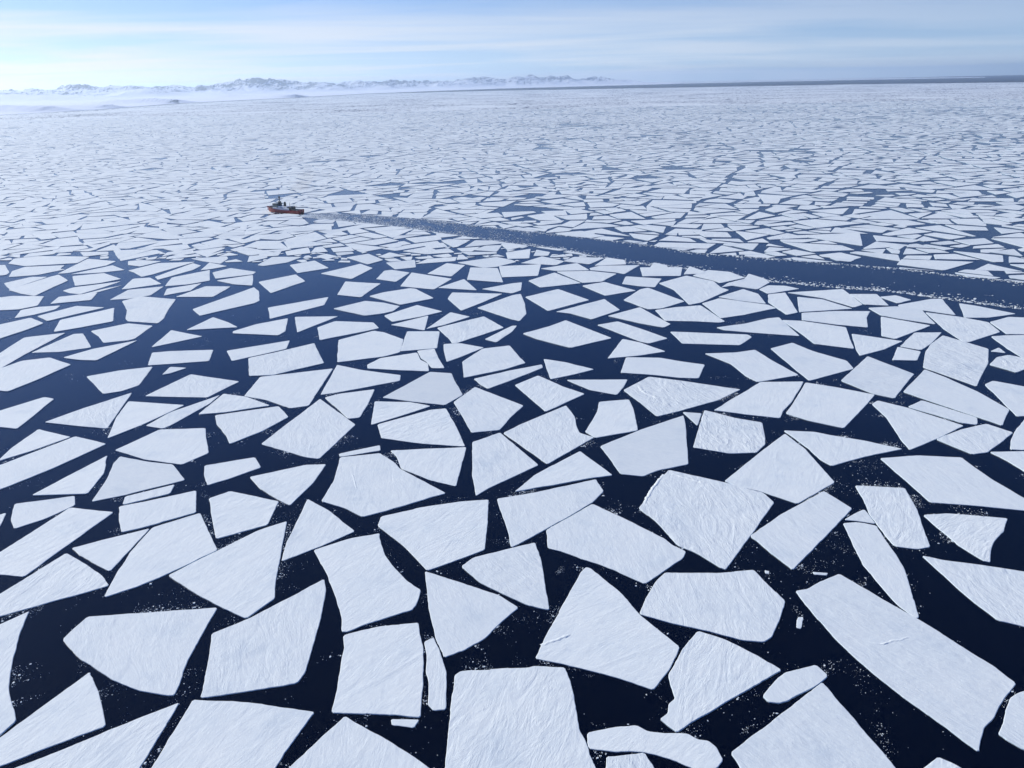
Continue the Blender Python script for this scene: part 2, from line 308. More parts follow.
FLOES = [
('white floe cut off by the left edge with a bowed right side, near the bottom','','-222.7,244.8 -215.8,259.5 -213.7,267.4 -226.3,283.9 -236.1,302.9 -245.5,325.8 -250.6,344.0 -259.7,333.3 -270.0,318.7'),
('shield-shaped white floe with a straight top and rounded underside, lower left','','-221.7,320.6 -205.2,305.5 -184.0,291.4 -169.2,284.3 -155.0,280.7 -151.7,280.6 -152.1,288.3 -154.2,304.8 -153.8,343.4 -218.2,338.1'),
('blunt triangular white floe in the bottom left corner, under the shield-shaped floe','','-215.4,238.2 -206.2,243.3 -190.9,253.2 -173.8,263.3 -182.6,277.9 -189.6,287.7 -196.9,297.3 -220.8,246.7'),
('long pointed white floe on the bottom edge, left of the broad cut-off slab','','-192.8,225.6 -149.9,232.8 -149.9,239.6 -149.0,254.8 -147.6,276.4 -171.2,261.4 -184.7,251.7 -201.8,241.0'),
('broad flat white slab cut by the bottom edge, a fifth of the way across','','-145.2,240.4 -147.6,219.0 -101.9,220.0 -97.1,235.8 -93.1,250.6 -87.0,268.8 -116.7,275.3 -142.4,277.8'),
('fan-shaped white floe with a long bowed right side, lower left of the squarish floe','','-143.4,298.2 -139.6,278.7 -118.8,282.4 -99.1,286.7 -97.0,293.5 -97.7,311.4 -98.3,331.0 -100.7,356.3 -104.1,366.9 -134.4,334.2 -149.7,322.6'),
('squarish white floe with nearly upright sides, next to the thin upright sliver','','-82.4,310.8 -81.7,298.1 -80.3,282.8 -79.9,268.3 -56.6,266.6 -41.5,264.4 -42.2,283.3 -44.7,309.6 -46.7,316.8 -48.7,327.6 -67.5,325.4 -77.2,322.2 -84.5,318.9'),
('thin upright white sliver of ice beside the squarish floe','','-42.6,304.0 -41.9,291.6 -39.9,284.9 -39.2,272.1 -36.3,268.2 -31.1,268.8 -32.4,291.3 -36.4,305.6 -40.3,316.1 -44.7,313.3'),
('tiny oblong ice chip under the lower corner of the squarish floe','','-53.1,260.6 -43.4,258.9 -41.9,263.6 -54.0,264.0'),
('white floe rising as a peak from the bottom edge, below the squarish floe','','-91.0,238.9 -101.1,223.3 -28.0,221.4 -32.0,234.6 -40.8,242.5 -52.4,251.5 -64.3,259.5 -73.7,266.3'),
('large upright white slab with a flat top standing on the bottom edge, centre','','-29.3,260.1 -29.3,237.4 -30.1,222.6 31.8,223.2 29.5,235.8 27.5,245.9 24.7,255.6 23.3,282.7 21.4,293.1 7.8,294.6 4.8,293.6 -8.2,293.4 -25.9,292.3 -28.7,289.5'),
('white floe like a tilted guitar pick, directly above the large bottom centre slab','','-45.0,339.7 -39.8,317.0 -34.3,301.6 -25.4,306.2 -15.8,314.5 -8.4,325.9 1.0,338.1 -8.6,348.6 -31.2,361.9 -49.9,372.3'),
('white floe with one hollow side and one bulging side, resting on the squarish floe','','-104.8,374.3 -94.2,349.9 -87.9,332.7 -85.9,322.1 -82.8,322.0 -75.5,327.1 -53.2,337.9 -51.4,342.4 -50.3,354.9 -58.4,363.1 -66.7,375.4 -74.2,389.1 -78.4,402.4 -80.5,412.8 -97.4,407.6 -116.2,395.9'),
('large wind-scored white floe standing on one corner, with a ridge at its left side','','35.1,367.9 23.3,339.4 14.3,317.2 8.0,299.7 20.4,295.7 38.7,288.3 49.6,283.0 59.1,277.8 69.2,291.6 76.2,305.6 61.6,329.6 53.4,350.6 41.1,371.3 38.4,372.7'),
('wide rough-grained six-sided white floe, right of the floe standing on a corner','','74.2,358.0 66.7,344.2 61.2,330.8 75.9,323.0 92.3,316.5 106.4,309.4 116.4,307.7 121.0,310.8 128.7,323.3 136.7,338.8 130.3,360.7 128.9,366.8 109.3,364.4 89.6,365.3 80.8,366.1'),
('white floe with a jagged bitten left side and pointed right end','','77.0,303.8 70.2,291.6 67.0,286.5 67.0,280.1 67.2,272.1 64.0,269.1 62.7,263.9 58.7,260.6 60.9,257.4 64.3,253.1 72.6,259.2 106.3,280.5 118.6,288.4 111.4,297.3 99.2,309.6 87.2,316.7'),
('long lumpy white floe lying flat near the bottom edge with ragged ends','','27.5,245.9 37.6,243.9 49.0,243.6 55.8,241.2 67.2,234.8 68.9,232.4 75.6,234.6 79.5,238.6 78.7,244.5 76.0,248.6 72.0,249.4 68.5,252.6 60.0,252.9 52.8,254.1 48.6,257.7 38.2,256.6 27.8,254.1'),
('small white block cut by the bottom edge under the lumpy long floe','','33.1,235.7 32.7,228.1 53.3,227.5 52.2,235.1 49.5,243.3 40.5,242.2 34.1,241.8'),
('big white peak-shaped floe rising from the bottom edge, right of centre','','85.1,235.3 83.3,221.9 144.9,222.6 144.6,232.7 142.9,241.6 140.5,250.3 137.6,264.0 133.8,280.4 83.3,242.2'),
('small leaf-shaped white floe perched on the peak-shaped bottom floe','','113.7,281.9 109.3,277.2 105.1,272.6 106.3,269.1 110.9,268.1 115.3,269.5 120.9,272.9 131.6,278.9 137.8,284.1 134.9,291.3 119.3,286.7'),
('longest white floe, a curved slab with a faint ridge across its middle','','147.2,326.7 151.1,307.0 155.2,293.3 160.2,280.5 165.2,269.2 171.1,258.6 176.2,247.9 180.3,239.8 184.7,246.3 189.4,252.4 195.2,256.5 202.0,263.6 209.2,270.2 217.2,277.1 213.8,288.0 208.0,298.7 202.2,311.0 196.4,322.0 189.8,332.6 180.8,348.3 173.1,361.5 160.2,354.8 151.8,348.7 144.6,347.3'),
('white floe cut by the right edge beyond the end of the longest slab','','215.6,271.6 209.0,267.9 203.8,262.1 198.6,254.9 192.9,248.8 194.6,245.4 198.3,240.6 203.0,237.3 226.1,270.5 219.6,272.6'),
('rounded bit of white floe at the bottom edge in the right corner','','148.4,225.1 163.9,224.7 170.3,231.2 167.3,235.0 163.3,238.1 154.5,232.5'),
('big plain white wedge cut by the right edge, point facing left','','227.3,356.9 229.6,338.8 233.9,319.8 243.5,314.9 255.3,310.0 281.6,354.9 271.0,359.9 252.9,366.7 234.1,372.3 224.8,377.1'),
('dagger-shaped white floe pointing down, above the longest slab','dagger','191.3,386.5 188.9,369.1 190.0,352.9 191.6,333.5 195.3,323.0 197.3,323.3 203.3,343.6 209.9,366.0 211.4,378.1 212.1,393.6 214.0,409.5 204.7,413.9 195.4,413.1'),
('small white cap of ice split from the top of the dagger-shaped floe','','205.2,415.0 214.4,411.5 214.9,420.2 214.7,428.7 206.4,423.5 197.7,416.8'),
('upright ice chip in black water left of the longest slab','chip','135.2,318.1 137.1,317.0 141.5,325.9 138.6,326.0'),
('flat ice chip floating above the near end of the longest slab','chip','159.6,361.5 165.9,360.4 167.5,362.8 159.6,364.1'),
('tiny ice chip between two rough white floes, right of centre','chip','134.1,363.6 135.9,363.1 136.9,365.6 134.5,366.4'),
('three-cornered white floe cut by the left edge, 58 percent down the photo','','-359.5,539.0 -341.7,564.0 -376.1,580.6 -377.3,545.4 -374.4,522.9'),
('four-cornered white floe cut by the left edge, 61 percent down the photo','','-359.7,458.0 -346.3,479.2 -341.5,486.1 -326.1,511.0 -307.5,549.5 -339.0,564.8 -368.6,516.7 -383.6,495.4'),
('compact three-cornered white floe, 8 percent across and 63 percent down','','-292.9,470.2 -283.0,470.4 -286.0,499.5 -297.2,529.1 -309.9,496.8 -319.9,469.7'),
('four-cornered white floe, 13 percent across and 62 percent down','','-256.9,467.6 -224.7,487.3 -243.0,512.2 -260.9,516.7 -287.3,527.4 -287.1,517.1 -280.6,493.6 -275.1,459.3'),
('four-cornered white floe, 14 percent across and 64 percent down','','-252.5,454.1 -227.3,468.0 -229.1,481.0 -255.8,465.2'),
('compact four-cornered white floe, 15 percent across and 67 percent down','','-246.2,435.0 -237.9,419.9 -222.3,428.0 -200.7,442.3 -211.4,471.7 -253.9,451.9'),
('triangular white floe tucked between two larger left-hand floes, point down','','-251.5,396.0 -239.7,387.8 -225.5,378.7 -222.3,424.2 -246.6,411.3 -259.8,403.7'),
('white floe like a bent wedge tapering to a point at lower left','','-204.6,362.7 -193.0,373.9 -172.3,398.1 -198.0,441.6 -221.1,425.0 -222.7,397.5 -221.2,378.5 -217.4,354.3'),
('big smooth white floe with a straight upright right side, left of centre','','-168.6,355.2 -154.2,345.2 -136.0,333.9 -126.1,350.2 -129.7,364.5 -134.5,394.0 -140.1,429.1 -155.8,417.8 -191.1,373.3'),
('compact four-cornered white floe cut by the left edge, 77 percent down the photo','','-272.9,334.4 -263.7,340.1 -234.8,356.0 -219.6,365.0 -227.4,374.0 -243.4,386.7 -260.0,398.4 -275.3,359.6 -281.3,347.9'),
('compact five-cornered white floe cut by the left edge, 72 percent down the photo','','-298.7,380.2 -286.1,377.8 -271.4,375.1 -254.0,445.2 -285.4,452.3 -299.8,401.0 -304.1,389.0'),
('compact four-cornered white floe, 3 percent across and 67 percent down','','-321.3,450.6 -315.2,437.9 -306.6,427.1 -294.0,438.5 -283.7,455.4 -290.1,468.0 -324.8,458.8'),
('compact four-cornered white floe cut by the left edge, 68 percent down the photo','','-319.1,423.2 -317.4,430.5 -323.5,447.5 -330.2,441.6'),
('four-cornered white floe, 22 percent across and 61 percent down','','-213.9,493.5 -206.6,478.6 -194.2,488.1 -177.6,504.0 -186.8,520.9 -219.1,509.1'),
('compact five-cornered white floe, 23 percent across and 67 percent down','','-188.0,434.4 -177.3,410.2 -150.9,425.1 -151.7,454.3 -188.3,469.7 -199.1,460.3'),
('five-cornered white floe, 17 percent across and 58 percent down','','-266.3,521.0 -235.9,511.5 -223.4,529.7 -232.7,552.0 -241.8,575.7 -277.8,574.9 -296.3,538.1'),
('white triangle of ice with etched snow streaks, beside the large ridged floe','','-169.1,472.3 -152.4,456.3 -143.2,448.7 -135.4,477.8 -132.3,506.9 -147.2,506.5 -181.4,489.8'),
('white floe like a sail leaning left, above the bulging floe','','-134.0,424.4 -134.2,404.6 -132.0,385.0 -114.6,398.5 -95.9,415.6 -115.9,440.3 -134.0,457.1'),
('large white floe with raised snow ridges, left of centre','','-123.3,501.4 -121.8,480.8 -124.3,453.4 -106.2,443.0 -94.2,432.3 -81.2,438.8 -44.4,460.5 -79.1,497.4 -85.9,509.5 -96.7,523.0 -124.7,517.4'),
('thin white splinter along the top of the ridged floe','','-124.9,518.6 -97.1,527.7 -98.8,537.2 -126.8,523.7'),
('compact four-cornered white floe, 41 percent across and 60 percent down','','-84.2,517.5 -78.2,497.4 -56.6,479.6 -38.4,469.9 -34.5,530.5 -90.1,527.3'),
('broad white floe with a straight right side and fine diagonal grain, centre','','-83.3,421.7 -65.4,399.2 -56.8,385.9 -48.8,372.8 -31.3,383.4 -17.5,392.6 -16.8,413.2 -16.5,451.0 -34.8,449.2 -59.7,442.6 -82.8,432.4'),
('large clean white kite-shaped floe, left of centre','','-150.2,519.3 -139.3,515.7 -123.7,575.7 -164.2,632.9 -188.9,543.2'),
('compact four-cornered white floe, 48 percent across and 61 percent down','','-28.5,484.9 -24.8,456.0 -16.0,467.1 17.4,498.6 -9.9,555.2 -30.4,539.0'),
('compact five-cornered white floe, 54 percent across and 56 percent down','','8.5,525.8 23.6,499.6 60.7,542.4 50.5,551.3 49.2,564.7 49.3,583.1 44.1,606.5 5.6,569.5 -7.6,554.1'),
('low hat-shaped white floe lying on the long oblique floe','','25.3,468.1 49.3,476.6 66.8,480.5 48.0,519.2 14.3,483.6 0.1,460.6'),
('oblique white floe with parallel grain under the hat-shaped floe','','-4.5,413.3 -2.4,394.1 13.2,408.4 30.6,424.9 49.3,444.2 58.1,458.7 55.0,475.6 13.4,459.0 -11.2,451.7'),
('wide smooth white lozenge floe in the middle of the lower half','','18.6,392.8 28.0,387.7 41.2,378.4 53.9,369.4 68.1,356.2 92.7,378.9 96.3,386.4 89.9,393.1 86.9,399.9 82.1,405.6 64.3,426.5 49.1,442.7 18.5,412.4'),
('white floe like a shark fin with its straight side right, under the grained floe','','-19.4,360.5 -7.3,350.1 5.5,340.0 16.5,335.5 14.2,380.7 11.4,398.9 -23.6,384.6 -30.2,376.2'),
('compact five-cornered white floe, 64 percent across and 59 percent down','','72.3,482.4 87.1,478.2 99.8,487.3 120.9,494.8 131.4,551.5 135.3,580.4 97.8,555.0 63.2,526.6'),
('very large rough white floe with a crusted ridge along its upper edge','ridge','84.7,420.6 92.7,393.0 103.2,382.3 111.2,369.7 113.9,367.7 133.9,396.7 162.9,439.3 159.3,452.5 141.1,465.6 133.8,470.2 105.7,486.8 90.4,462.4 77.2,435.5'),
("large smooth white diamond floe touching the crusted floe's upper right",'','144.4,462.7 158.3,454.2 176.6,437.1 210.3,463.9 208.8,515.4 203.1,541.8 175.2,510.9 139.1,468.9'),
('wide four-cornered white floe, 81 percent across and 58 percent down','','207.6,533.1 211.6,514.4 213.0,497.8 217.3,487.4 246.3,500.9 277.2,511.6 257.0,526.2 236.4,536.9 226.2,543.8 203.9,547.7'),
('white brick-shaped floe scored lengthwise, right of the crusted floe','','142.7,383.3 149.7,365.9 162.5,380.0 178.9,397.6 207.8,429.6 198.7,452.4 161.4,423.9 136.4,400.6'),
('dull white leaning block of ice touching the dagger-shaped floe','','219.7,443.3 215.2,421.7 214.1,398.9 214.5,386.9 225.5,383.4 233.8,385.4 238.2,400.7 246.3,426.4 251.8,454.4 221.5,459.2'),
('five-cornered white floe cut by the right edge, 63 percent down the photo','','257.2,461.7 258.6,435.2 279.7,431.1 309.4,423.1 317.0,421.6 321.8,429.3 318.7,438.3 313.2,462.6 310.8,496.2 282.6,500.8 254.7,497.8'),
('white bowl-shaped floe with a hollow bitten right side, near the right edge','','248.4,403.0 250.0,386.8 255.3,371.0 258.5,369.4 265.4,381.0 273.7,391.1 284.0,400.2 294.6,414.5 262.5,421.8 246.7,420.3'),
('compact three-cornered white floe cut by the right edge, 60 percent down the photo','','338.6,489.0 340.4,473.9 342.9,463.0 366.9,501.4 358.6,503.9 334.2,503.9'),
('six-cornered white floe cut by the left edge, 49 percent down the photo','','-474.3,672.1 -459.5,669.8 -450.5,667.4 -440.5,696.6 -430.3,738.0 -464.1,761.8 -487.4,753.0 -496.0,731.3 -501.0,715.7'),
('wide three-cornered white floe, 9 percent across and 46 percent down','','-428.1,752.0 -411.2,749.7 -398.2,814.5 -432.5,788.0 -450.5,760.9'),
('five-cornered white floe, 11 percent across and 50 percent down','','-368.4,665.8 -360.5,656.2 -346.6,662.2 -337.5,675.7 -346.0,727.1 -373.6,718.2 -398.4,703.1'),
('long white triangle of ice beside open blue water, left','','-349.7,585.9 -320.6,578.8 -325.8,605.6 -335.6,657.9 -360.9,623.8 -378.9,594.2'),
('three-cornered white floe, 13 percent across and 54 percent down','','-294.6,586.7 -276.9,625.3 -329.5,636.8 -323.9,601.6 -311.6,559.5'),
('three-cornered white floe, 17 percent across and 54 percent down','','-284.9,579.9 -275.7,576.7 -272.2,581.8 -265.0,602.3 -256.3,628.3 -254.3,647.7 -283.2,609.7 -292.2,582.8'),
('five-cornered white floe cut by the left edge, 54 percent down the photo','','-423.3,588.7 -410.0,586.5 -393.9,581.9 -398.2,646.3 -409.7,651.0 -430.8,621.5 -437.4,611.8'),
('wide four-cornered white floe, 17 percent across and 46 percent down','','-332.3,734.3 -296.5,740.6 -304.3,776.1 -348.3,774.9 -365.1,771.2 -352.7,731.2'),
('wide four-cornered white floe, 17 percent across and 48 percent down','','-321.3,706.5 -310.9,721.3 -328.7,725.3 -327.6,703.3'),
('wide four-cornered white floe, 19 percent across and 50 percent down','','-263.5,642.1 -247.7,680.6 -300.7,703.0 -320.8,648.5'),
('wide three-cornered white floe, 23 percent across and 53 percent down','','-235.9,607.4 -203.0,619.9 -231.0,642.0 -252.3,649.9 -257.8,603.9'),
('compact four-cornered white floe, 24 percent across and 55 percent down','','-234.9,581.6 -220.1,559.3 -212.7,544.4 -195.9,565.1 -181.1,593.8 -195.4,617.8 -243.0,601.1'),
('five-cornered white floe, 28 percent across and 51 percent down','','-208.8,632.0 -184.8,613.1 -170.4,618.0 -168.7,710.4 -232.3,691.3 -232.3,643.3'),
('five-cornered white floe, 27 percent across and 47 percent down','','-243.3,694.5 -221.4,695.7 -180.6,726.3 -204.5,791.1 -237.8,762.6 -259.7,746.6'),
('four-cornered white floe, 25 percent across and 46 percent down','','-273.6,739.0 -246.5,760.2 -229.4,774.1 -232.8,802.8 -289.6,772.1'),
('four-cornered white floe, 35 percent across and 49 percent down','','-150.1,648.5 -100.9,673.4 -101.8,688.2 -140.4,704.5 -167.1,721.0 -166.0,642.5'),
('compact four-cornered white floe, 34 percent across and 53 percent down','','-141.7,605.0 -131.7,588.0 -122.9,590.0 -120.8,618.0 -120.5,652.8 -149.3,643.9 -160.8,635.7'),
('wide six-cornered white floe, 39 percent across and 47 percent down','','-135.6,708.3 -102.5,701.0 -76.8,696.8 -79.6,718.1 -87.9,729.6 -93.9,752.9 -128.1,737.9 -137.9,719.1'),
('compact four-cornered white floe, 42 percent across and 47 percent down','','-88.1,735.2 -81.5,723.7 -74.9,705.5 -62.9,704.7 -71.0,734.1 -77.1,763.7 -94.2,758.9'),
('five-cornered white floe, 42 percent across and 51 percent down','','-81.8,621.3 -56.0,612.8 -42.3,635.4 -49.6,663.1 -55.5,690.3 -75.8,695.2 -111.1,632.8'),
('four-cornered white floe, 39 percent across and 53 percent down','','-93.4,589.1 -67.5,611.4 -86.6,621.6 -116.2,624.6 -111.5,575.0'),
('five-cornered white floe, 42 percent across and 56 percent down','','-99.7,549.7 -67.4,538.0 -35.3,531.5 -44.0,567.8 -54.7,605.8 -67.6,603.3 -106.5,575.5'),
('compact five-cornered white floe, 47 percent across and 54 percent down','','-40.8,590.0 -31.9,555.8 -10.4,559.6 -1.7,584.1 9.3,607.9 -32.5,653.7 -49.3,618.6'),
('compact five-cornered white floe, 48 percent across and 47 percent down','','-43.6,677.2 -6.2,697.5 13.4,713.7 6.6,737.5 -1.5,768.9 -28.8,760.4 -47.2,721.4'),
('four-cornered white floe, 45 percent across and 46 percent down','','-67.0,754.0 -62.0,722.4 -50.1,735.5 -27.1,764.5 -52.5,780.5 -69.3,778.5'),
('four-cornered white floe, 49 percent across and 49 percent down','','-28.3,659.6 -21.0,648.3 -1.7,667.3 29.3,700.4 28.7,709.5 -1.6,694.6 -34.6,674.3'),
('compact four-cornered white floe, 54 percent across and 51 percent down','','26.7,594.1 39.7,607.4 62.0,631.4 44.1,650.4 23.9,679.4 2.4,656.2'),
('three-cornered white floe, 55 percent across and 48 percent down','','32.5,697.6 34.9,668.4 54.5,678.5 76.4,692.2 51.9,713.3 31.0,724.6'),
('boat-shaped white floe with a flat top, in dark water right of centre','','67.7,640.0 88.7,627.7 96.7,645.0 103.2,664.2 48.6,666.6'),
('wide five-cornered white floe, 65 percent across and 48 percent down','','129.1,673.8 149.9,665.2 166.1,662.9 180.0,698.5 159.0,709.6 142.2,720.9 110.2,724.5 99.2,682.0'),
('white floe with a curved snow drift line on its left part, right of centre','rough','105.5,609.5 114.2,579.5 134.5,589.7 169.7,610.3 195.7,634.0 148.6,658.9 122.9,670.2 95.7,638.3'),
('blocky upright white floe with a notched left side, in dark water','','61.3,541.4 95.0,553.4 98.0,594.1 97.4,616.5 71.9,612.5 68.2,591.8 62.7,574.9 54.7,553.1'),
('compact three-cornered white floe, 68 percent across and 54 percent down','','141.8,559.8 150.7,583.6 136.0,587.3'),
('three-cornered white floe, 62 percent across and 45 percent down','','124.4,729.6 151.5,740.0 130.9,770.4 114.9,783.3 92.1,722.8'),
('four-cornered white floe, 73 percent across and 47 percent down','','204.2,699.7 208.8,666.4 215.1,650.8 256.4,665.9 244.3,710.5 238.5,739.2 216.4,732.0 187.1,731.1'),
('five-cornered white floe, 79 percent across and 47 percent down','','256.4,709.7 258.1,678.2 260.4,651.3 287.6,666.4 311.2,679.8 313.4,701.6 293.8,729.6 281.9,759.0 254.5,742.2'),
('four-cornered white floe, 75 percent across and 52 percent down','','184.3,579.6 208.9,570.7 215.1,583.7 228.5,602.8 254.8,649.3 217.5,650.6 161.5,589.4'),
('compact four-cornered white floe, 81 percent across and 53 percent down','','228.7,565.2 243.0,554.4 250.3,549.4 275.4,580.7 302.2,615.2 276.9,634.2 255.6,646.9 225.8,594.9 216.3,579.8'),
('white block of ice with a wavy snow crease, right of centre','rough','153.5,510.2 172.9,510.8 182.9,523.8 186.3,535.0 192.7,563.2 175.0,572.6 154.2,590.2 130.0,521.7'),
('compact five-cornered white floe, 86 percent across and 50 percent down','','301.7,617.4 314.6,606.1 333.1,630.9 357.6,662.0 337.5,712.6 287.4,649.6'),
('compact four-cornered white floe, 94 percent across and 52 percent down','','346.1,588.1 360.0,564.4 369.2,547.7 392.3,577.7 389.0,616.6 379.8,653.4 372.4,673.4 328.1,620.2'),
('five-cornered white floe, 92 percent across and 54 percent down','','330.8,569.7 341.7,554.5 351.6,550.4 358.9,563.7 344.8,585.4 334.4,600.8 316.7,587.8'),
('compact four-cornered white floe, 89 percent across and 55 percent down','','290.6,568.1 284.9,536.6 281.0,509.5 309.2,527.1 341.0,549.2 315.4,586.6 299.3,602.8 291.2,596.0'),
('five-cornered white floe, 95 percent across and 57 percent down','','320.7,500.5 332.5,502.9 369.7,534.9 359.4,551.7 335.3,542.5 308.1,526.2'),
('chunky rough white floe heaped with snow near the right edge','rough','378.8,667.9 389.8,641.7 395.0,629.2 410.9,651.6 437.6,687.2 460.1,726.7 449.2,751.3 439.5,772.1 414.1,745.7 397.8,723.3 373.4,678.9'),
('small rounded floe heaped with rough snow by the right edge','rough','443.3,668.9 447.3,660.3 462.6,670.2 476.4,689.9 476.7,697.9 467.9,707.7 454.0,702.1 435.7,682.1'),
('three-cornered white floe, 98 percent across and 46 percent down','','469.3,713.2 472.1,730.2 457.9,719.6'),
('compact six-cornered white floe cut by the right edge, 52 percent down the photo','','394.2,585.4 389.9,564.6 403.0,565.7 436.7,620.3 433.6,627.1 416.0,641.8 403.9,633.4'),
('compact five-cornered white floe cut by the right edge, 57 percent down the photo','','391.1,557.2 376.4,542.1 360.8,522.8 351.0,507.5 359.6,505.6 365.2,506.8 397.2,558.7'),
('four-cornered white floe, 89 percent across and 46 percent down','','377.2,697.4 393.1,722.9 377.8,738.4 355.1,700.5'),
('compact three-cornered white floe cut by the right edge, 45 percent down the photo','','478.1,727.0 476.4,698.8 478.3,669.5 540.8,768.2 500.0,767.7 484.5,765.4'),
('four-cornered white floe, 90 percent across and 44 percent down','','395.3,727.5 416.6,748.7 443.6,782.2 416.2,783.5 380.9,740.0'),
('three-cornered white floe, 85 percent across and 45 percent down','','335.2,733.7 331.0,714.3 362.5,731.9 391.0,755.4 385.7,759.1 351.3,783.7'),
('four-cornered white floe cut by the left edge, 43 percent down the photo','','-559.4,824.6 -555.7,831.9 -546.1,858.2 -539.5,889.9 -568.5,914.6 -593.6,881.3'),
('compact four-cornered white floe cut by the left edge, 46 percent down the photo','','-499.3,717.7 -495.3,730.2 -495.3,782.2 -492.5,848.6 -530.3,833.9 -523.4,757.3'),
('five-cornered white floe, 7 percent across and 45 percent down','','-463.3,780.1 -437.8,793.2 -472.0,845.2 -481.7,844.1 -492.4,778.8'),
('four-cornered white floe, 8 percent across and 42 percent down','','-486.9,868.4 -460.1,891.6 -486.8,952.8 -527.0,901.9 -508.5,853.1'),
('wide four-cornered white floe, 7 percent across and 41 percent down','','-539.9,898.7 -521.5,925.6 -499.4,955.0 -540.0,965.4 -564.5,920.8'),
('wide five-cornered white floe, 4 percent across and 40 percent down','','-573.1,926.9 -558.9,951.1 -562.0,970.1 -588.1,965.1 -601.4,951.6 -587.7,914.5'),
('wide many-cornered white floe cut by the left edge, 39 percent down the photo','','-641.4,960.7 -627.3,952.6 -605.6,954.9 -591.5,971.4 -609.1,1019.6 -653.7,1024.7 -666.2,1018.0 -674.4,1015.4'),
('wide four-cornered white floe, 7 percent across and 39 percent down','','-535.4,994.2 -546.5,1034.1 -587.6,1014.5 -579.6,978.2'),
('wide four-cornered white floe, 8 percent across and 38 percent down','','-582.8,1033.9 -566.2,1027.1 -554.6,1058.1 -543.7,1097.7 -594.8,1067.3 -600.6,1049.0'),
('wide three-cornered white floe, 10 percent across and 38 percent down','','-556.9,1028.3 -547.2,1035.5 -530.9,1073.0 -548.0,1054.7 -564.5,1023.6'),
('four-cornered white floe, 4 percent across and 37 percent down','','-648.8,1036.2 -622.7,1022.1 -624.7,1072.1 -623.8,1108.8 -658.1,1148.8 -663.9,1135.8 -679.7,1059.4'),
('wide four-cornered white floe, 2 percent across and 37 percent down','','-695.5,1082.0 -679.2,1062.8 -667.7,1136.2 -692.5,1138.5 -710.6,1101.7'),
('wide five-cornered white floe, 9 percent across and 36 percent down','','-596.8,1074.6 -569.3,1088.9 -550.2,1111.9 -594.5,1153.4 -631.9,1136.8'),
('wide many-cornered white floe, 3 percent across and 35 percent down','','-721.2,1141.2 -689.9,1150.2 -667.0,1185.5 -678.2,1190.9 -683.7,1216.0 -742.0,1210.3 -744.7,1180.3 -726.9,1141.7'),
('long thin six-cornered white floe, 4 percent across and 34 percent down','','-744.7,1215.0 -671.6,1230.2 -675.5,1278.1 -720.9,1287.8 -768.2,1292.8 -797.3,1276.1 -783.4,1236.9'),
('wide five-cornered white floe, 8 percent across and 35 percent down','','-650.4,1158.7 -615.8,1206.6 -615.1,1238.4 -672.2,1263.2 -663.6,1155.9'),
('long thin three-cornered white floe, 10 percent across and 35 percent down','','-598.5,1157.9 -571.7,1172.0 -607.1,1208.4 -642.1,1149.8'),
('compact five-cornered white floe cut by the left edge, 35 percent down the photo','','-759.6,1156.8 -745.4,1151.5 -738.2,1154.8 -743.5,1171.8 -782.9,1227.7 -800.7,1225.0'),
('six-cornered white floe, 12 percent across and 43 percent down','','-448.6,832.4 -431.6,808.1 -409.1,815.3 -404.5,820.3 -404.8,869.6 -438.5,881.7 -467.7,853.6'),
('five-cornered white floe, 14 percent across and 40 percent down','','-465.4,939.6 -450.0,901.2 -442.3,890.2 -403.0,879.1 -404.5,899.8 -414.0,935.5 -424.9,988.7 -479.2,1008.5 -492.1,985.4'),
('wide five-cornered white floe, 13 percent across and 38 percent down','','-489.5,996.6 -467.3,1012.7 -469.5,1061.8 -511.3,1046.0 -511.4,992.5'),
('wide four-cornered white floe, 14 percent across and 37 percent down','','-513.9,1051.7 -478.3,1075.8 -511.7,1117.3 -533.5,1111.9 -521.7,1049.6'),
('wide three-cornered white floe, 21 percent across and 42 percent down','','-304.3,855.8 -322.3,877.0 -347.4,900.1 -359.7,849.3'),
('three-cornered white floe, 17 percent across and 44 percent down','','-332.1,824.1 -376.9,850.6 -373.3,788.7'),
('five-cornered white floe, 23 percent across and 39 percent down','','-365.2,907.4 -317.3,960.2 -313.9,972.0 -328.9,1021.8 -342.3,1044.8 -385.3,937.7'),
('wide five-cornered white floe, 26 percent across and 43 percent down','','-302.5,832.9 -275.8,827.3 -250.0,821.8 -246.3,836.3 -256.8,888.4 -287.3,866.3 -305.0,840.6'),
('four-cornered white floe, 18 percent across and 38 percent down','','-423.0,1033.4 -423.1,1075.6 -459.8,1046.9 -448.9,1009.2'),
('wide four-cornered white floe, 20 percent across and 38 percent down','','-380.7,996.9 -375.2,1052.0 -411.3,1056.6 -430.4,1001.2'),
('five-cornered white floe, 18 percent across and 36 percent down','','-439.9,1069.9 -416.9,1089.8 -441.0,1159.3 -479.7,1114.6 -468.3,1061.7'),
('wide five-cornered white floe, 23 percent across and 36 percent down','','-412.8,1100.7 -367.0,1123.6 -367.4,1139.8 -413.9,1169.3 -431.3,1141.8'),
('wide three-cornered white floe, 23 percent across and 37 percent down','','-374.8,1064.0 -347.3,1054.4 -365.8,1119.6 -407.9,1089.0'),
('wide three-cornered white floe, 21 percent across and 35 percent down','','-443.5,1163.7 -423.0,1183.1 -460.8,1213.5 -454.7,1158.9'),
('five-cornered white floe, 18 percent across and 35 percent down','','-494.1,1102.2 -466.8,1161.8 -465.5,1191.6 -485.0,1211.4 -506.3,1121.0'),
('wide four-cornered white floe, 15 percent across and 35 percent down','','-549.7,1153.2 -525.8,1122.9 -515.9,1137.8 -484.5,1220.5 -541.0,1217.1 -565.1,1167.1'),
('wide four-cornered white floe, 21 percent across and 34 percent down','','-474.2,1224.0 -439.8,1202.4 -440.4,1239.2 -448.9,1259.3 -502.2,1247.5'),
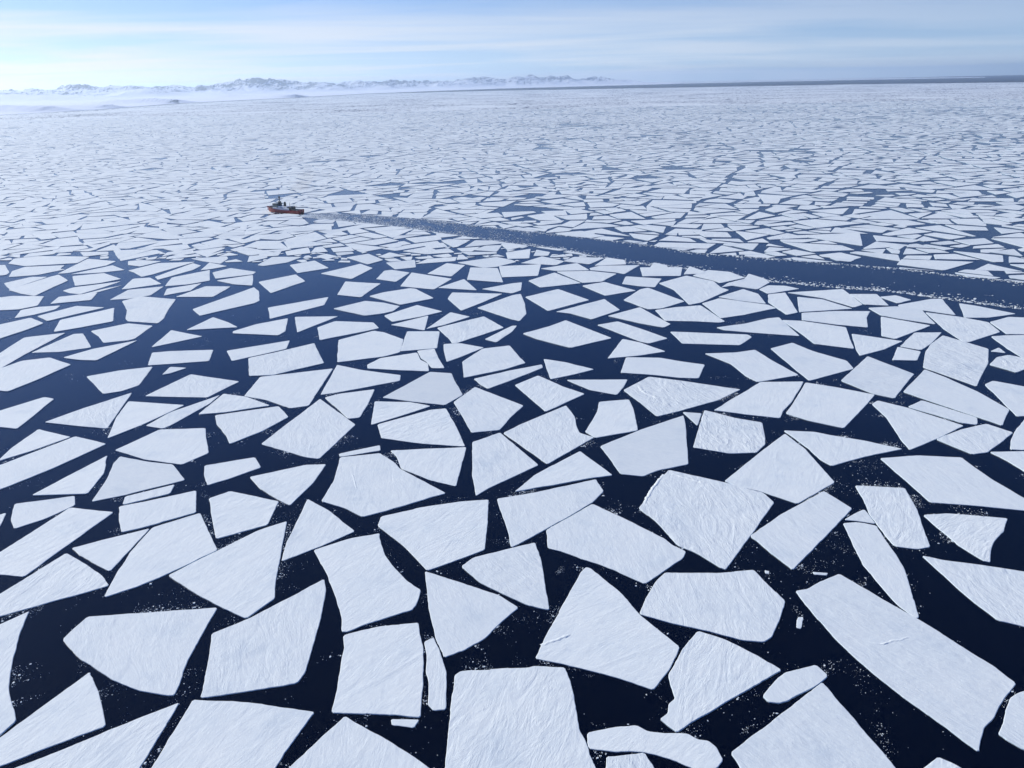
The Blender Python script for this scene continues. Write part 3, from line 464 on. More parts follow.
('wide five-cornered white floe, 14 percent across and 34 percent down','','-583.1,1207.8 -558.4,1194.7 -540.8,1230.8 -579.6,1244.1 -595.8,1236.4'),
('four-cornered white floe, 29 percent across and 40 percent down','','-277.7,887.9 -227.1,944.5 -230.0,984.1 -294.0,938.4'),
('three-cornered white floe, 30 percent across and 42 percent down','','-232.0,830.6 -199.3,892.3 -250.3,893.7'),
('wide five-cornered white floe, 34 percent across and 43 percent down','','-201.0,800.6 -160.9,827.7 -144.5,840.5 -154.2,863.2 -199.5,871.7 -214.1,848.1'),
('five-cornered white floe, 37 percent across and 45 percent down','','-124.3,743.1 -111.0,754.7 -112.6,797.8 -136.9,824.5 -149.2,831.0 -181.2,800.2 -168.2,728.0'),
('four-cornered white floe, 30 percent across and 35 percent down','','-303.2,1125.5 -264.5,1154.6 -298.1,1210.6 -329.3,1182.4'),
('wide four-cornered white floe, 34 percent across and 35 percent down','','-218.2,1081.2 -199.3,1148.2 -223.1,1180.6 -269.8,1119.9'),
('four-cornered white floe, 35 percent across and 38 percent down','','-187.9,978.7 -173.2,1050.8 -224.2,1066.9 -220.9,994.1'),
('wide five-cornered white floe, 37 percent across and 40 percent down','','-168.6,892.5 -147.8,901.1 -138.3,909.0 -132.8,931.0 -154.7,949.1 -179.7,959.8 -212.5,926.1'),
('four-cornered white floe, 28 percent across and 37 percent down','','-310.0,1010.3 -280.3,1073.5 -304.0,1117.6 -345.2,1075.8'),
('wide five-cornered white floe, 27 percent across and 34 percent down','','-367.8,1179.3 -337.8,1201.0 -324.7,1241.5 -373.1,1246.5 -379.5,1187.5'),
('wide five-cornered white floe, 39 percent across and 38 percent down','','-156.4,961.2 -132.5,937.9 -94.8,965.8 -123.3,1017.2 -130.8,1020.6 -162.2,1002.0 -178.5,982.9'),
('five-cornered white floe, 38 percent across and 36 percent down','','-154.1,1059.1 -141.3,1113.7 -170.3,1134.6 -180.3,1129.0 -184.1,1078.3'),
('wide four-cornered white floe, 36 percent across and 34 percent down','','-210.0,1174.9 -191.9,1204.3 -222.9,1255.0 -253.7,1229.3'),
('wide four-cornered white floe, 32 percent across and 33 percent down','','-280.5,1218.0 -269.5,1240.5 -291.8,1262.4 -303.7,1244.1'),
('compact four-cornered white floe, 41 percent across and 45 percent down','','-90.3,762.4 -74.8,765.4 -76.8,823.8 -112.1,826.4 -111.3,757.8'),
('wide four-cornered white floe, 40 percent across and 41 percent down','','-132.7,864.1 -100.9,884.7 -79.3,903.2 -112.6,935.1 -146.3,890.8'),
('three-cornered white floe, 40 percent across and 42 percent down','','-93.4,828.8 -94.7,887.3 -134.0,852.8'),
('three-cornered white floe, 44 percent across and 42 percent down','','-73.8,847.3 -46.0,878.8 -70.2,899.3 -92.5,833.4'),
('five-cornered white floe, 45 percent across and 43 percent down','','-64.8,796.1 -60.6,780.9 -56.1,780.5 -7.4,832.7 -30.3,879.2 -80.6,837.2'),
('four-cornered white floe, 41 percent across and 37 percent down','','-98.6,1011.7 -78.7,1069.7 -139.1,1113.8 -145.1,1032.8'),
('wide three-cornered white floe, 45 percent across and 37 percent down','','-42.3,1002.1 -62.4,1066.7 -94.4,1020.0'),
('four-cornered white floe, 44 percent across and 35 percent down','','-80.5,1083.4 -64.8,1154.3 -93.5,1171.9 -116.0,1103.7'),
('four-cornered white floe, 47 percent across and 36 percent down','','-57.9,1061.9 -8.6,1041.5 -16.9,1130.3 -56.8,1138.3'),
('four-cornered white floe, 46 percent across and 39 percent down','','-57.4,905.3 -32.0,943.1 -9.2,981.0 -73.9,993.1 -77.4,961.9'),
('compact four-cornered white floe, 50 percent across and 40 percent down','','1.6,864.4 9.9,856.9 18.3,885.8 17.7,930.2 13.4,979.1 2.4,972.5 -39.6,916.6'),
('compact four-cornered white floe, 49 percent across and 43 percent down','','-15.0,780.6 1.2,816.3 6.9,838.7 1.4,838.7 -27.5,791.7'),
('wide four-cornered white floe, 50 percent across and 37 percent down','','2.5,982.6 14.1,997.1 16.2,1040.6 2.9,1036.2 -36.8,1008.5'),
('four-cornered white floe, 39 percent across and 34 percent down','','-165.2,1136.5 -136.5,1147.9 -144.0,1201.2 -185.6,1185.6'),
('long thin four-cornered white floe, 43 percent across and 34 percent down','','-81.3,1185.7 -80.2,1215.9 -124.6,1206.6 -139.8,1170.5'),
('wide five-cornered white floe, 48 percent across and 34 percent down','','-36.8,1134.7 -18.8,1138.8 10.6,1170.2 4.0,1184.2 -19.6,1209.6 -77.9,1174.7'),
('wide four-cornered white floe, 51 percent across and 35 percent down','','-10.6,1072.3 38.9,1076.7 46.1,1150.1 -15.2,1142.6'),
('wide four-cornered white floe, 55 percent across and 43 percent down','','26.9,788.7 59.5,757.3 104.4,786.2 61.5,855.7 42.2,833.8 12.4,809.1'),
('four-cornered white floe, 54 percent across and 39 percent down','','44.0,896.1 96.4,941.3 62.0,999.5 18.6,963.0'),
('five-cornered white floe, 58 percent across and 40 percent down','','70.5,881.7 90.9,857.0 127.2,893.3 115.0,944.5 52.4,891.1'),
('wide four-cornered white floe, 54 percent across and 37 percent down','','39.9,1009.5 94.3,1028.6 62.7,1094.4 24.8,1049.2'),
('wide five-cornered white floe, 58 percent across and 36 percent down','','96.9,1029.8 122.2,1034.5 147.8,1078.6 112.1,1099.9 65.6,1100.4'),
('long thin four-cornered white floe, 55 percent across and 35 percent down','','66.7,1103.5 112.4,1103.9 98.9,1152.5 43.6,1120.2'),
('wide four-cornered white floe, 59 percent across and 38 percent down','','118.5,960.7 159.8,982.4 125.3,1032.8 93.9,1014.8'),
('wide four-cornered white floe, 62 percent across and 43 percent down','','131.4,773.7 139.3,766.5 161.5,781.7 138.5,819.1 118.7,847.4 94.2,835.6'),
('four-cornered white floe, 63 percent across and 42 percent down','','141.5,837.8 164.4,819.8 174.2,831.5 151.9,903.4 109.8,869.5'),
('six-cornered white floe, 63 percent across and 39 percent down','','152.6,907.8 160.8,893.8 176.5,897.0 209.3,926.0 176.9,997.0 165.4,989.1 137.1,938.1'),
('wide four-cornered white floe, 63 percent across and 37 percent down','','167.9,1004.8 186.0,997.8 203.6,1044.6 158.0,1062.5 146.8,1020.4'),
('long thin five-cornered white floe, 60 percent across and 35 percent down','','114.3,1105.3 148.8,1086.2 157.8,1076.1 187.8,1130.8 129.7,1132.4 113.8,1117.4'),
('wide four-cornered white floe, 53 percent across and 34 percent down','','67.2,1141.2 81.7,1167.3 50.0,1207.0 16.7,1160.8'),
('wide four-cornered white floe, 57 percent across and 34 percent down','','116.2,1142.2 142.8,1183.4 98.9,1197.2 79.8,1167.5'),
('wide four-cornered white floe, 60 percent across and 34 percent down','','169.0,1136.9 170.5,1167.1 147.0,1187.6 122.5,1133.1'),
('six-cornered white floe, 68 percent across and 38 percent down','','207.1,982.8 211.1,909.7 227.2,918.7 275.5,975.5 268.8,989.1 267.6,1023.3 239.0,1058.6 194.7,1019.5'),
('wide four-cornered white floe, 73 percent across and 39 percent down','','274.6,923.4 300.9,906.9 305.3,953.9 293.8,979.0 253.3,943.0'),
('wide five-cornered white floe, 73 percent across and 40 percent down','','233.4,850.5 262.1,861.7 294.9,880.9 306.4,886.5 301.5,902.3 252.7,936.5 227.2,915.2'),
('wide five-cornered white floe, 68 percent across and 41 percent down','','170.4,845.9 203.8,840.9 228.2,834.2 234.8,838.5 228.2,879.8 223.6,906.5 195.4,901.5 167.1,890.1'),
('long low barge-shaped white floe in dark water, right of centre','','172.6,763.7 228.1,754.6 247.6,780.3 245.4,789.1 168.0,805.0'),
('wide four-cornered white floe, 74 percent across and 43 percent down','','226.2,805.3 266.8,789.8 296.7,780.0 297.5,849.6 284.3,846.6 252.5,827.5 219.3,816.1'),
('wide four-cornered white floe, 65 percent across and 35 percent down','','180.0,1060.4 231.1,1057.1 244.7,1110.3 185.2,1114.5'),
('wide four-cornered white floe, 64 percent across and 35 percent down','','224.7,1112.2 225.7,1127.0 210.1,1145.6 197.6,1109.2'),
('four-cornered white floe, 68 percent across and 35 percent down','','263.1,1067.6 270.7,1078.3 255.6,1115.8 237.2,1066.2'),
('wide five-cornered white floe, 70 percent across and 36 percent down','','268.4,1026.8 273.1,1012.4 313.1,1039.1 302.6,1075.3 276.0,1089.6 247.3,1057.8'),
('many-cornered white floe, 73 percent across and 37 percent down','','285.4,997.6 310.9,975.6 337.3,1010.0 337.2,1031.1 324.5,1061.7 311.5,1033.5 282.6,1011.5 268.8,989.1'),
('wide five-cornered white floe, 76 percent across and 38 percent down','','317.1,952.9 363.8,974.2 350.6,991.1 330.3,995.6 312.9,976.1'),
('four-cornered white floe, 80 percent across and 43 percent down','','300.2,796.2 301.7,753.5 334.1,735.4 354.7,806.7 317.2,833.7 297.0,838.7'),
('wide four-cornered white floe, 82 percent across and 41 percent down','','318.3,837.0 349.9,816.4 376.8,804.2 391.2,841.3 405.8,865.7 367.9,869.8 328.1,865.1'),
('wide five-cornered white floe, 81 percent across and 39 percent down','','376.3,926.0 394.9,883.7 409.7,895.1 415.5,968.3 341.5,957.0'),
('wide four-cornered white floe, 80 percent across and 40 percent down','','326.4,868.3 390.9,877.5 372.7,920.5 347.1,935.1'),
('compact four-cornered white floe, 76 percent across and 40 percent down','','305.5,915.1 306.9,887.0 309.1,858.8 324.5,866.9 340.0,957.1 316.2,949.9'),
('wide four-cornered white floe, 85 percent across and 39 percent down','','411.1,895.0 436.7,887.4 445.5,940.6 413.2,943.4'),
('wide five-cornered white floe, 88 percent across and 41 percent down','','410.2,848.8 424.3,833.8 451.8,810.6 464.7,867.3 443.0,884.1 409.2,880.3'),
('four-cornered white floe, 88 percent across and 43 percent down','','378.1,774.8 387.6,763.3 413.0,782.7 444.4,806.3 422.0,828.9 408.0,843.8'),
('wide four-cornered white floe, 88 percent across and 39 percent down','','451.1,896.7 473.7,909.9 465.3,932.8 443.1,927.5'),
('wide five-cornered white floe, 90 percent across and 40 percent down','','445.3,882.8 467.3,863.4 490.5,843.6 510.7,912.4 499.3,913.3 448.7,890.3'),
('wide four-cornered white floe, 96 percent across and 41 percent down','','494.0,833.3 519.4,831.3 557.2,843.4 532.4,879.6 519.6,891.7'),
('five-cornered white floe, 94 percent across and 43 percent down','','451.3,794.1 448.1,749.3 454.1,748.9 502.0,779.2 509.7,814.2 490.1,837.6 463.6,857.4'),
('five-cornered white floe cut by the right edge, 42 percent down the photo','','504.0,771.7 527.0,768.8 563.5,827.9 556.2,828.5 541.6,832.1 511.5,815.0')
]

# ------------------------------------------------------------------ floes
def roughen(P, seg, amp, rng, a0=(0, 0)):
    """corner outline -> broken-ice outline: long straight runs with small bites, corners knocked off"""
    out = []; n = len(P)
    for i in range(n):
        a = P[i]; b = P[(i+1) % n]; d = b-a; l = float(np.hypot(*d))
        if l < 1e-6: continue
        nv = np.array((d[1], -d[0]))/l
        c = min(0.12*l, 0.5+0.0012*math.hypot(*a0))
        m = max(2, int(l/seg))
        ts = [c/l]+[(k+rng.uniform(-0.3, 0.3))/m for k in range(1, m)]+[1-c/l]
        h = 0.0
        for t in sorted(ts):
            h = 0.72*h+rng.gauss(0, amp)*0.6
            if rng.random() < 0.05: h -= amp*rng.uniform(0.5, 2)
            out.append(a+d*min(max(t, 0.01), 0.99)+nv*h*min(1, 6*t*(1-t)))
    return out
def floe_arrays(Q, z, z0=-0.45, bev=0.18):
    """outline Q (CCW) -> top, bevel and broken side of one floe"""
    n = len(Q)
    Q = np.array(Q)
    e = np.roll(Q, -1, 0)-Q; e /= np.maximum(np.hypot(e[:, 0], e[:, 1]), 1e-6)[:, None]
    nr = np.column_stack((-e[:, 1], e[:, 0])); vn = nr+np.roll(nr, 1, 0); vn /= np.maximum(np.hypot(vn[:, 0], vn[:, 1]), 0.35)[:, None]
    T = Q+vn*bev
    vs = [(x, y, z) for x, y in T]+[(x, y, z-0.10) for x, y in Q]+[(x, y, z0) for x, y in Q-vn*0.05]
    fs = [tuple(range(n))]; mi = [0]
    for i in range(n):
        j = (i+1) % n
        fs.append((i, i+n, j+n, j)); mi.append(0)
    for i in range(n):
        j = (i+1) % n
        fs.append((i+n, i+2*n, j+2*n, j+n)); mi.append(1)
    return vs, fs, mi
def add_floe(name, P, label, cat, group, rng, rough=None, z=None):
    P = np.array(P, float); c = P.mean(0)
    dist = float(np.hypot(*c))
    size = math.sqrt(abs(poly_area(P)))
    seg = max(1.5, dist/160); amp = min(0.13, 0.006*size)+0.00007*dist
    if size < 9: seg = size/5; amp = 0.03*size
    Q = roughen(P-c, seg, amp, rng, c)
    if z is None: z = rng.uniform(0.36, 0.62) if size > 9 else 0.28
    vs, fs, mi = floe_arrays(Q, z, bev=min(0.2, 0.03*size))
    tone = min(1, max(0, rng.gauss(0.62, 0.2)))
    me = pymesh(name, vs, fs, mi, [tone]*len(fs))
    a = me.attributes.new('rough', 'FLOAT', 'FACE')
    a.data.foreach_set('value', [rng.choice((0.0, 0.05, 0.1, 0.25, 0.45)) if rough is None else rough]*len(fs))
    o = link(name, me, [SNOW, EDGE], loc=(c[0], c[1], 0))
    return tag(o, label, cat, group)
def poly_area(P):
    x, y = P[:, 0], P[:, 1]
    return 0.5*float(np.sum(x*np.roll(y, -1)-np.roll(x, -1)*y))
def inside(P, pts):
    """which of pts lie in polygon P"""
    pts = np.asarray(pts, float).reshape(-1, 2); r = np.zeros(len(pts), bool)
    n = len(P)
    for i in range(n):
        x0, y0 = P[i]; x1, y1 = P[(i+1) % n]
        if y0 == y1: continue
        c = (y0 > pts[:, 1]) != (y1 > pts[:, 1])
        r ^= c & (pts[:, 0] < (x1-x0)*(pts[:, 1]-y0)/(y1-y0)+x0)
    return r
GROUPS = {'floe': 'ice floes drifting on the sea', 'chip': 'loose ice chips between the floes'}
rng = random.Random(21)
NEAR = []; RIDGED = {}
for label, flag, txt in FLOES:
    P = np.array([tuple(map(float, q.split(','))) for q in txt.split()])
    NEAR.append(P)
    if flag == 'chip':
        add_floe('ice_chip', P, label, 'ice chip', GROUPS['chip'], rng)
    else:
        o = add_floe('ice_floe', P, label, 'ice floe', GROUPS['floe'], rng, rough={'rough': 1.0, 'ridge': 0.6}.get(flag))
        RIDGED[label] = (o, P)
BB = [(P[:, 0].min(), P[:, 1].min(), P[:, 0].max(), P[:, 1].max()) for P in NEAR]

def lead_edges():
    up = [(302, 211.8), (360, 214.5), (430, 220), (512, 230), (600, 239.5), (640, 244), (700, 253.5), (768, 258.5), (830, 263.5), (896, 268.5), (960, 276), (1024, 282.5), (1200, 302)]
    lo = [(302, 217), (400, 227), (512, 243.5), (560, 249), (620, 262), (680, 268), (768, 281), (830, 287), (896, 292), (960, 301), (1024, 309), (1200, 332)]
    b, s = np.array(unproj(266.5, 211.3)), np.array(unproj(302.5, 214.0)); d = (b-s)/np.hypot(*(b-s)); n = np.array((d[1], -d[0]))*9.6
    if n[1] < 0: n = -n
    sides = []
    for pts, k in ((up, 1), (lo, -1)):
        P = [b+n*0.1*k, b-d*20+n*k, s+n*k]
        P += [np.array(q) for q in (unproj(*p) for p in pts) if q[0] > P[-1][0]+8]
        sides.append(np.array(P))
    return sides
LU, LL = lead_edges()
LEAD = np.vstack((LU, LL[::-1]))

# fractured sheet: split again and again along straight cracks, then let the pieces drift apart
def split_poly(P, p, d):
    n = np.array((-d[1], d[0])); s = (P-p)@n
    A, B = [], []
    k = len(P)
    for i in range(k):
        j = (i+1) % k
        (A if s[i] >= 0 else B).append(P[i])
        if s[i]*s[j] < 0:
            q = P[i]+(P[j]-P[i])*(s[i]/(s[i]-s[j])); A.append(q); B.append(q)
    return (np.array(A) if len(A) > 2 else None), (np.array(B) if len(B) > 2 else None)
def fracture(P, target, rng, out):
    stack = [P]
    while stack:
        P = stack.pop()
        A = abs(poly_area(P)); c = P.mean(0)
        if A < target(c)*math.exp(min(0.9, rng.gauss(0, 0.55))):
            out.append(P); continue
        Q = P-c; w, v = np.linalg.eigh(Q.T@Q)
        ax = v[:, 0]                                             # cut across the long side
        a = math.atan2(ax[1], ax[0])+rng.gauss(0, 0.34)
        p = c+(P[rng.randrange(len(P))]-c)*rng.uniform(0, 0.45)
        for q in split_poly(P, p, (math.cos(a), math.sin(a))):
            if q is not None and abs(poly_area(q)) > 30: stack.append(q)
def drift(P, shrink, rng):
    c = P.mean(0); a = rng.gauss(0, 0.11); ca, sa = math.cos(a), math.sin(a)
    Q = (P-c)*shrink
    return Q@np.array(((ca, sa), (-sa, ca)))+c+np.array((rng.gauss(0, 3), rng.gauss(0, 3)))
def simplify(P):
    n = len(P)
    while n > 5:
        l = np.hypot(*(np.roll(P, -1, 0)-P).T); i = int(np.argmin(l)); P = np.delete(P, i, 0); n -= 1
    return P
def hits_near(P, NEAR=None, BB=None):
    if NEAR is None: NEAR, BB = globals()['NEAR'], globals()['BB']
    x0, y0 = P.min(0); x1, y1 = P.max(0)
    for Q, b in zip(NEAR, BB):
        if b[0] > x1 or b[2] < x0 or b[1] > y1 or b[3] < y0: continue
        if inside(P, Q).any() or inside(Q, P).any(): return True
        n, m = len(P), len(Q)
        for i in range(n):
            a, b2 = P[i], P[(i+1) % n]
            d = b2-a; s = (Q-a)@np.array((-d[1], d[0])); sj = np.roll(s, -1)
            e = np.roll(Q, -1, 0)-Q
            sa_ = (a-Q)[:, 0]*-e[:, 1]+(a-Q)[:, 1]*e[:, 0]; sb = (b2-Q)[:, 0]*-e[:, 1]+(b2-Q)[:, 1]*e[:, 0]
            if ((s*sj < 0) & (sa_*sb < 0)).any(): return True
    return False
def in_lead(P): return inside(LEAD, P).any() or inside(P, LEAD).any()
rng = random.Random(5)
wid = lambda y: 0.78*y+160
cells = []
fracture(np.array([(-wid(930), 930), (wid(930), 930), (wid(FIELD_FAR+150), FIELD_FAR+150), (-wid(FIELD_FAR+150), FIELD_FAR+150)], float),
         lambda c: (2500+1500/(1+math.exp(-(c[0]/c[1]-0.05)*8)))*(1+(c[1]/6500)**2*1.2), rng, cells)
FAR = []
for P in cells:
    c = P.mean(0); u, v = proj(c)[0]
    if v > np.interp(u, [639, 641, 768, 896, 1024], [263, 266, 275, 286, 300]): continue
    # the pack is closed on the left, looser on the right
    right = 1/(1+math.exp(-(u-480)/130))
    big = float(vnoise(c[0]/420, c[1]/420, 2))
    gap = 0.04+0.15*right+0.24*max(0, big-0.5)*(0.2+right)+0.05*max(0, min(1, (1500-c[1])/300))
    if rng.random() < 0.01+0.10*right*(big > 0.55): continue
    Q = drift(simplify(P), 1-gap*rng.uniform(0.5, 1.5), rng)
    if poly_area(Q) < 0: Q = Q[::-1]
    ok = True
    if c[1] < 2100:
        # the ship has cut straight through the floes in its way
        if c[0] > LU[0, 0]+6:
            ec = np.interp(c[0], LU[:, 0], LU[:, 1]); el = np.interp(c[0], LL[:, 0], LL[:, 1])
            for E, sg in ((LU, 1), (LL, -1)):
                if (c[1]-(ec+el)/2)*sg <= 0: continue
                for i in range(len(E)-1):
                    if E[i, 0]+1 > Q[:, 0].max() or E[i+1, 0]-1 < Q[:, 0].min(): continue
                    d = E[i+1]-E[i]; d = d/np.hypot(*d)
                    A, B = split_poly(Q, E[i]+np.array((-d[1], d[0]))*sg*1.5, d)
                    Q = A if sg > 0 else B
                    if Q is None: break
                if Q is None: break
            if Q is None or len(Q) < 3 or abs(poly_area(Q)) < 60: continue
        for k in range(6):
            ok = not hits_near(Q)
            if ok: break
            m = Q.mean(0); Q = m+(Q-m)*0.84
    if ok: FAR.append(Q)
# small pieces wedged between the larger floes on the near side of the ship
cells = []
fracture(np.array([(-wid(1050), 1050), (wid(1050), 1050), (wid(1330), 1330), (-wid(1330), 1330)], float), lambda c: 420, rng, cells)
LOC = [Q for Q in FAR if Q[:, 1].min() < 1420]; LB = [(Q[:, 0].min(), Q[:, 1].min(), Q[:, 0].max(), Q[:, 1].max()) for Q in LOC]
for P in cells:
    u, v = proj(P.mean(0))[0]
    if u > 655 or v > 262 or v < 240 or rng.random() < 0.12: continue
    Q = drift(simplify(P), 0.93, rng)
    if poly_area(Q) < 0: Q = Q[::-1]
    for k in range(5):
        ok = not (hits_near(Q) or in_lead(Q) or hits_near(Q, LOC, LB))
        if ok: break
        m = Q.mean(0); Q = m+(Q-m)*0.85
    if ok:
        FAR.append(Q); LOC.append(Q); LB.append((Q[:, 0].min(), Q[:, 1].min(), Q[:, 0].max(), Q[:, 1].max()))
# floes beyond the edges of the frame, so the sheet goes on to the sides and towards the viewer
cells = []
fracture(np.array([(-760, -60), (760, -60), (1250, 1240), (-1250, 1240)], float), lambda c: 1700, rng, cells)
for P in cells:
    Q = drift(simplify(P), 0.86, rng)
    if poly_area(Q) < 0: Q = Q[::-1]
    uv = proj(Q[Q[:, 1] > 40]) if (Q[:, 1] > 40).any() else np.array([(512, 900)])
    if ((uv[:, 0] > -12) & (uv[:, 0] < 1036) & (uv[:, 1] < 780)).any(): continue
    if proj(Q.mean(0))[0][1] < 258 and Q.mean(0)[1] > 930: continue
    if hits_near(Q) or in_lead(Q): continue
    FAR.append(Q)

# the nearest of these are single floes too, the rest reads as one mass
def screen_area(P):
    if P[:, 1].min() < 60: return 0
    uv = proj(P)
    if uv[:, 0].max() < 0 or uv[:, 0].min() > 1024 or uv[:, 1].min() > 768: return 0
    return abs(poly_area(uv))
FAR.sort(key=screen_area, reverse=True)
N_ONE = 290-sum(1 for f in FLOES if f[1] != 'chip')
used = set(f[0] for f in FLOES)
rng = random.Random(11)
ONE = 0
REST = []
for P in FAR:
    if ONE >= N_ONE or screen_area(P) <= 0: REST.append(P); continue
    uv = proj(P); c = uv.mean(0)
    w, h = np.ptp(uv[:, 0]), np.ptp(uv[:, 1])
    n = len(P); shp = {3: 'three-cornered', 4: 'four-cornered', 5: 'five-cornered'}.get(n, 'many-cornered')
    side = 'beyond the ship channel' if c[1] < np.interp(c[0], [302, 512, 768, 1024], [213, 236, 269, 295]) else 'near the ship channel'
    if c[0] < 302: side = 'level with the ship' if c[1] < 225 else 'below the ship'
    lab = f"{'flat long' if w/h > 6 else 'flat'} {shp} distant floe {side}, {c[0]/10.24:.0f} percent across and {c[1]/7.68:.0f} percent down"
    if lab in used: lab = lab.replace(f"{c[0]/10.24:.0f} percent across", f"{c[0]/10.24:.1f} percent across")
    if lab in used: REST.append(P); continue
    used.add(lab); ONE += 1
    add_floe('ice_floe', P, lab, 'ice floe', GROUPS['floe'], rng)
vs, fs, mi, tn = [], [], [], []
for P in REST:
    c = P.mean(0); d = float(np.hypot(*c))
    if d < 2600 and c[1] > 0:
        P = np.array(roughen(P, d/110, 0.0001*d, rng, c))
    n = len(P); z = rng.uniform(0.4, 0.7); b = len(vs); t = min(1, max(0, rng.gauss(0.62, 0.24)))
    vs += [(x, y, z) for x, y in P]+[(x, y, -0.4) for x, y in P]
    fs.append(tuple(range(b, b+n))); mi.append(0)
    for i in range(n):
        j = (i+1) % n; fs.append((b+i, b+n+i, b+n+j, b+j)); mi.append(1)
    tn += [t]*(n+1)
me = pymesh('distant_ice_floes', vs, fs, mi, tn)
tag(link('distant_ice_floes', me, [SNOW, EDGE]), 'countless small white floes of the distant broken pack', 'ice floes', kind='stuff')

# ------------------------------------------------------------------ brash: crumbs of ice in the leads
def brash():
    rng = random.Random(3)
    pts = []      # x, y, size
    for P in NEAR:
        n = len(P)
        for i in range(n):
            a, b = P[i], P[(i+1) % n]; d = b-a; l = float(np.hypot(*d))
            dist = float(np.hypot(*((a+b)/2)))
            if l < 2 or dist > 700: continue
            nv = np.array((d[1], -d[0]))/l
            r = rng.random()
            dens = 0 if r < 0.55 else (0.22 if r < 0.82 else 1.6)
            t0, t1 = sorted((rng.random(), rng.random()))
            for _ in range(int(l*(t1-t0)*dens*4)):
                q = a+d*rng.uniform(t0, t1)+nv*(0.3+rng.expovariate(1/3.2))
                pts.append((q[0], q[1], 0.10+rng.expovariate(1/0.17)+(rng.random() < 0.06)*rng.uniform(0.3, 1.3)))
    # drifting clouds of crumbs in the open water
    for _ in range(480):
        y = 240*math.exp(rng.uniform(0, 1.35)); x = rng.uniform(-0.68, 0.68)*y
        k = int(rng.expovariate(1/18)); s = rng.uniform(1.0, 5); an = rng.uniform(0, 3.1)
        for _ in range(k):
            u, v = rng.gauss(0, s*2), rng.gauss(0, s*0.7)
            pts.append((x+u*math.cos(an)-v*math.sin(an), y+u*math.sin(an)+v*math.cos(an), 0.08+rng.expovariate(1/0.15)))
    # rubble along both sides of the ship's channel, thick slush close behind the ship
    for E, sg, dens in ((LU, -1, 1.6), (LL, 1, 2.4)):
        for i in range(len(E)-1):
            a, b = E[i], E[i+1]; d = b-a; l = float(np.hypot(*d)); nv = np.array((-d[1], d[0]))/l*sg
            for _ in range(int(l*dens)):
                q = a+d*rng.random()+nv*(-3+rng.expovariate(1/(7.0 if sg > 0 else 4.0)))
                pts.append((q[0], q[1], 0.6+rng.expovariate(1/1.3)))
    for E, sg in ((LU, -1), (LL, 1)):
        for _ in range(150):
            i = rng.randrange(3, len(E)-1); a, b = E[i], E[i+1]; d = b-a; nv = np.array((-d[1], d[0]))/np.hypot(*d)*sg
            q = a+d*rng.random()+nv*(-1+rng.expovariate(1/7)); pts.append((q[0], q[1], rng.uniform(2, 4.5)))
    for _ in range(15000):
        t = rng.random()**1.5*0.52+0.015
        y0 = np.array((np.interp(t*900-440, LU[:, 0], LU[:, 1]), np.interp(t*900-440, LL[:, 0], LL[:, 1])))
        x = t*900-440; k = rng.betavariate(0.7, 0.7)
        if vnoise(np.array(x/14.0), np.array(k*3.5), 4) < 0.2+1.3*t*rng.random(): continue
        pts.append((x+rng.uniform(-3, 3), y0[0]*k+y0[1]*(1-k), (0.35+rng.expovariate(1/0.8))*(1.25-t)))
    pts = np.array(pts)
    uv = proj(pts[:, :2])
    keep = (uv[:, 0] > -60) & (uv[:, 0] < 1090) & (uv[:, 1] < 800)
    for P, b in zip(NEAR, BB):
        m = (pts[:, 0] > b[0]) & (pts[:, 0] < b[2]) & (pts[:, 1] > b[1]) & (pts[:, 1] < b[3]) & keep
        ix = np.nonzero(m)[0]
        if len(ix): keep[ix[inside(P, pts[ix, :2])]] = False
    pts = pts[keep]
    vs, fs = [], []
    for x, y, s in pts:
        s = min(s, 4.5)
        n = rng.choice((3, 4, 4, 5)); a0 = rng.uniform(0, 6.3); e = rng.uniform(0.5, 1); ra = rng.uniform(0, 3.1)
        b = len(vs); h = min(0.5, 0.18+0.16*s*rng.random())
        ring = []
        for k in range(n):
            a = a0+6.283*k/n+rng.uniform(-0.35, 0.35); r = s*rng.uniform(0.7, 1.1)*0.6
            u, v = r*math.cos(a), r*math.sin(a)*e
            ring.append((x+u*math.cos(ra)-v*math.sin(ra), y+u*math.sin(ra)+v*math.cos(ra)))
        vs += [(X, Y, -0.1) for X, Y in ring]
        vs += [(x+(X-x)*0.8, y+(Y-y)*0.8, h*rng.uniform(0.7, 1.1)) for X, Y in ring]
        fs.append(tuple(range(b+n, b+2*n)))
        for k in range(n): fs.append((b+k, b+(k+1) % n, b+n+(k+1) % n, b+n+k))
    return pymesh('brash_ice', vs, fs, tones=[0.6]*len(fs))
tag(link('brash_ice', brash(), [SNOW]), 'small white crumbs of brash ice floating in the leads and channel', 'brash ice', kind='stuff')

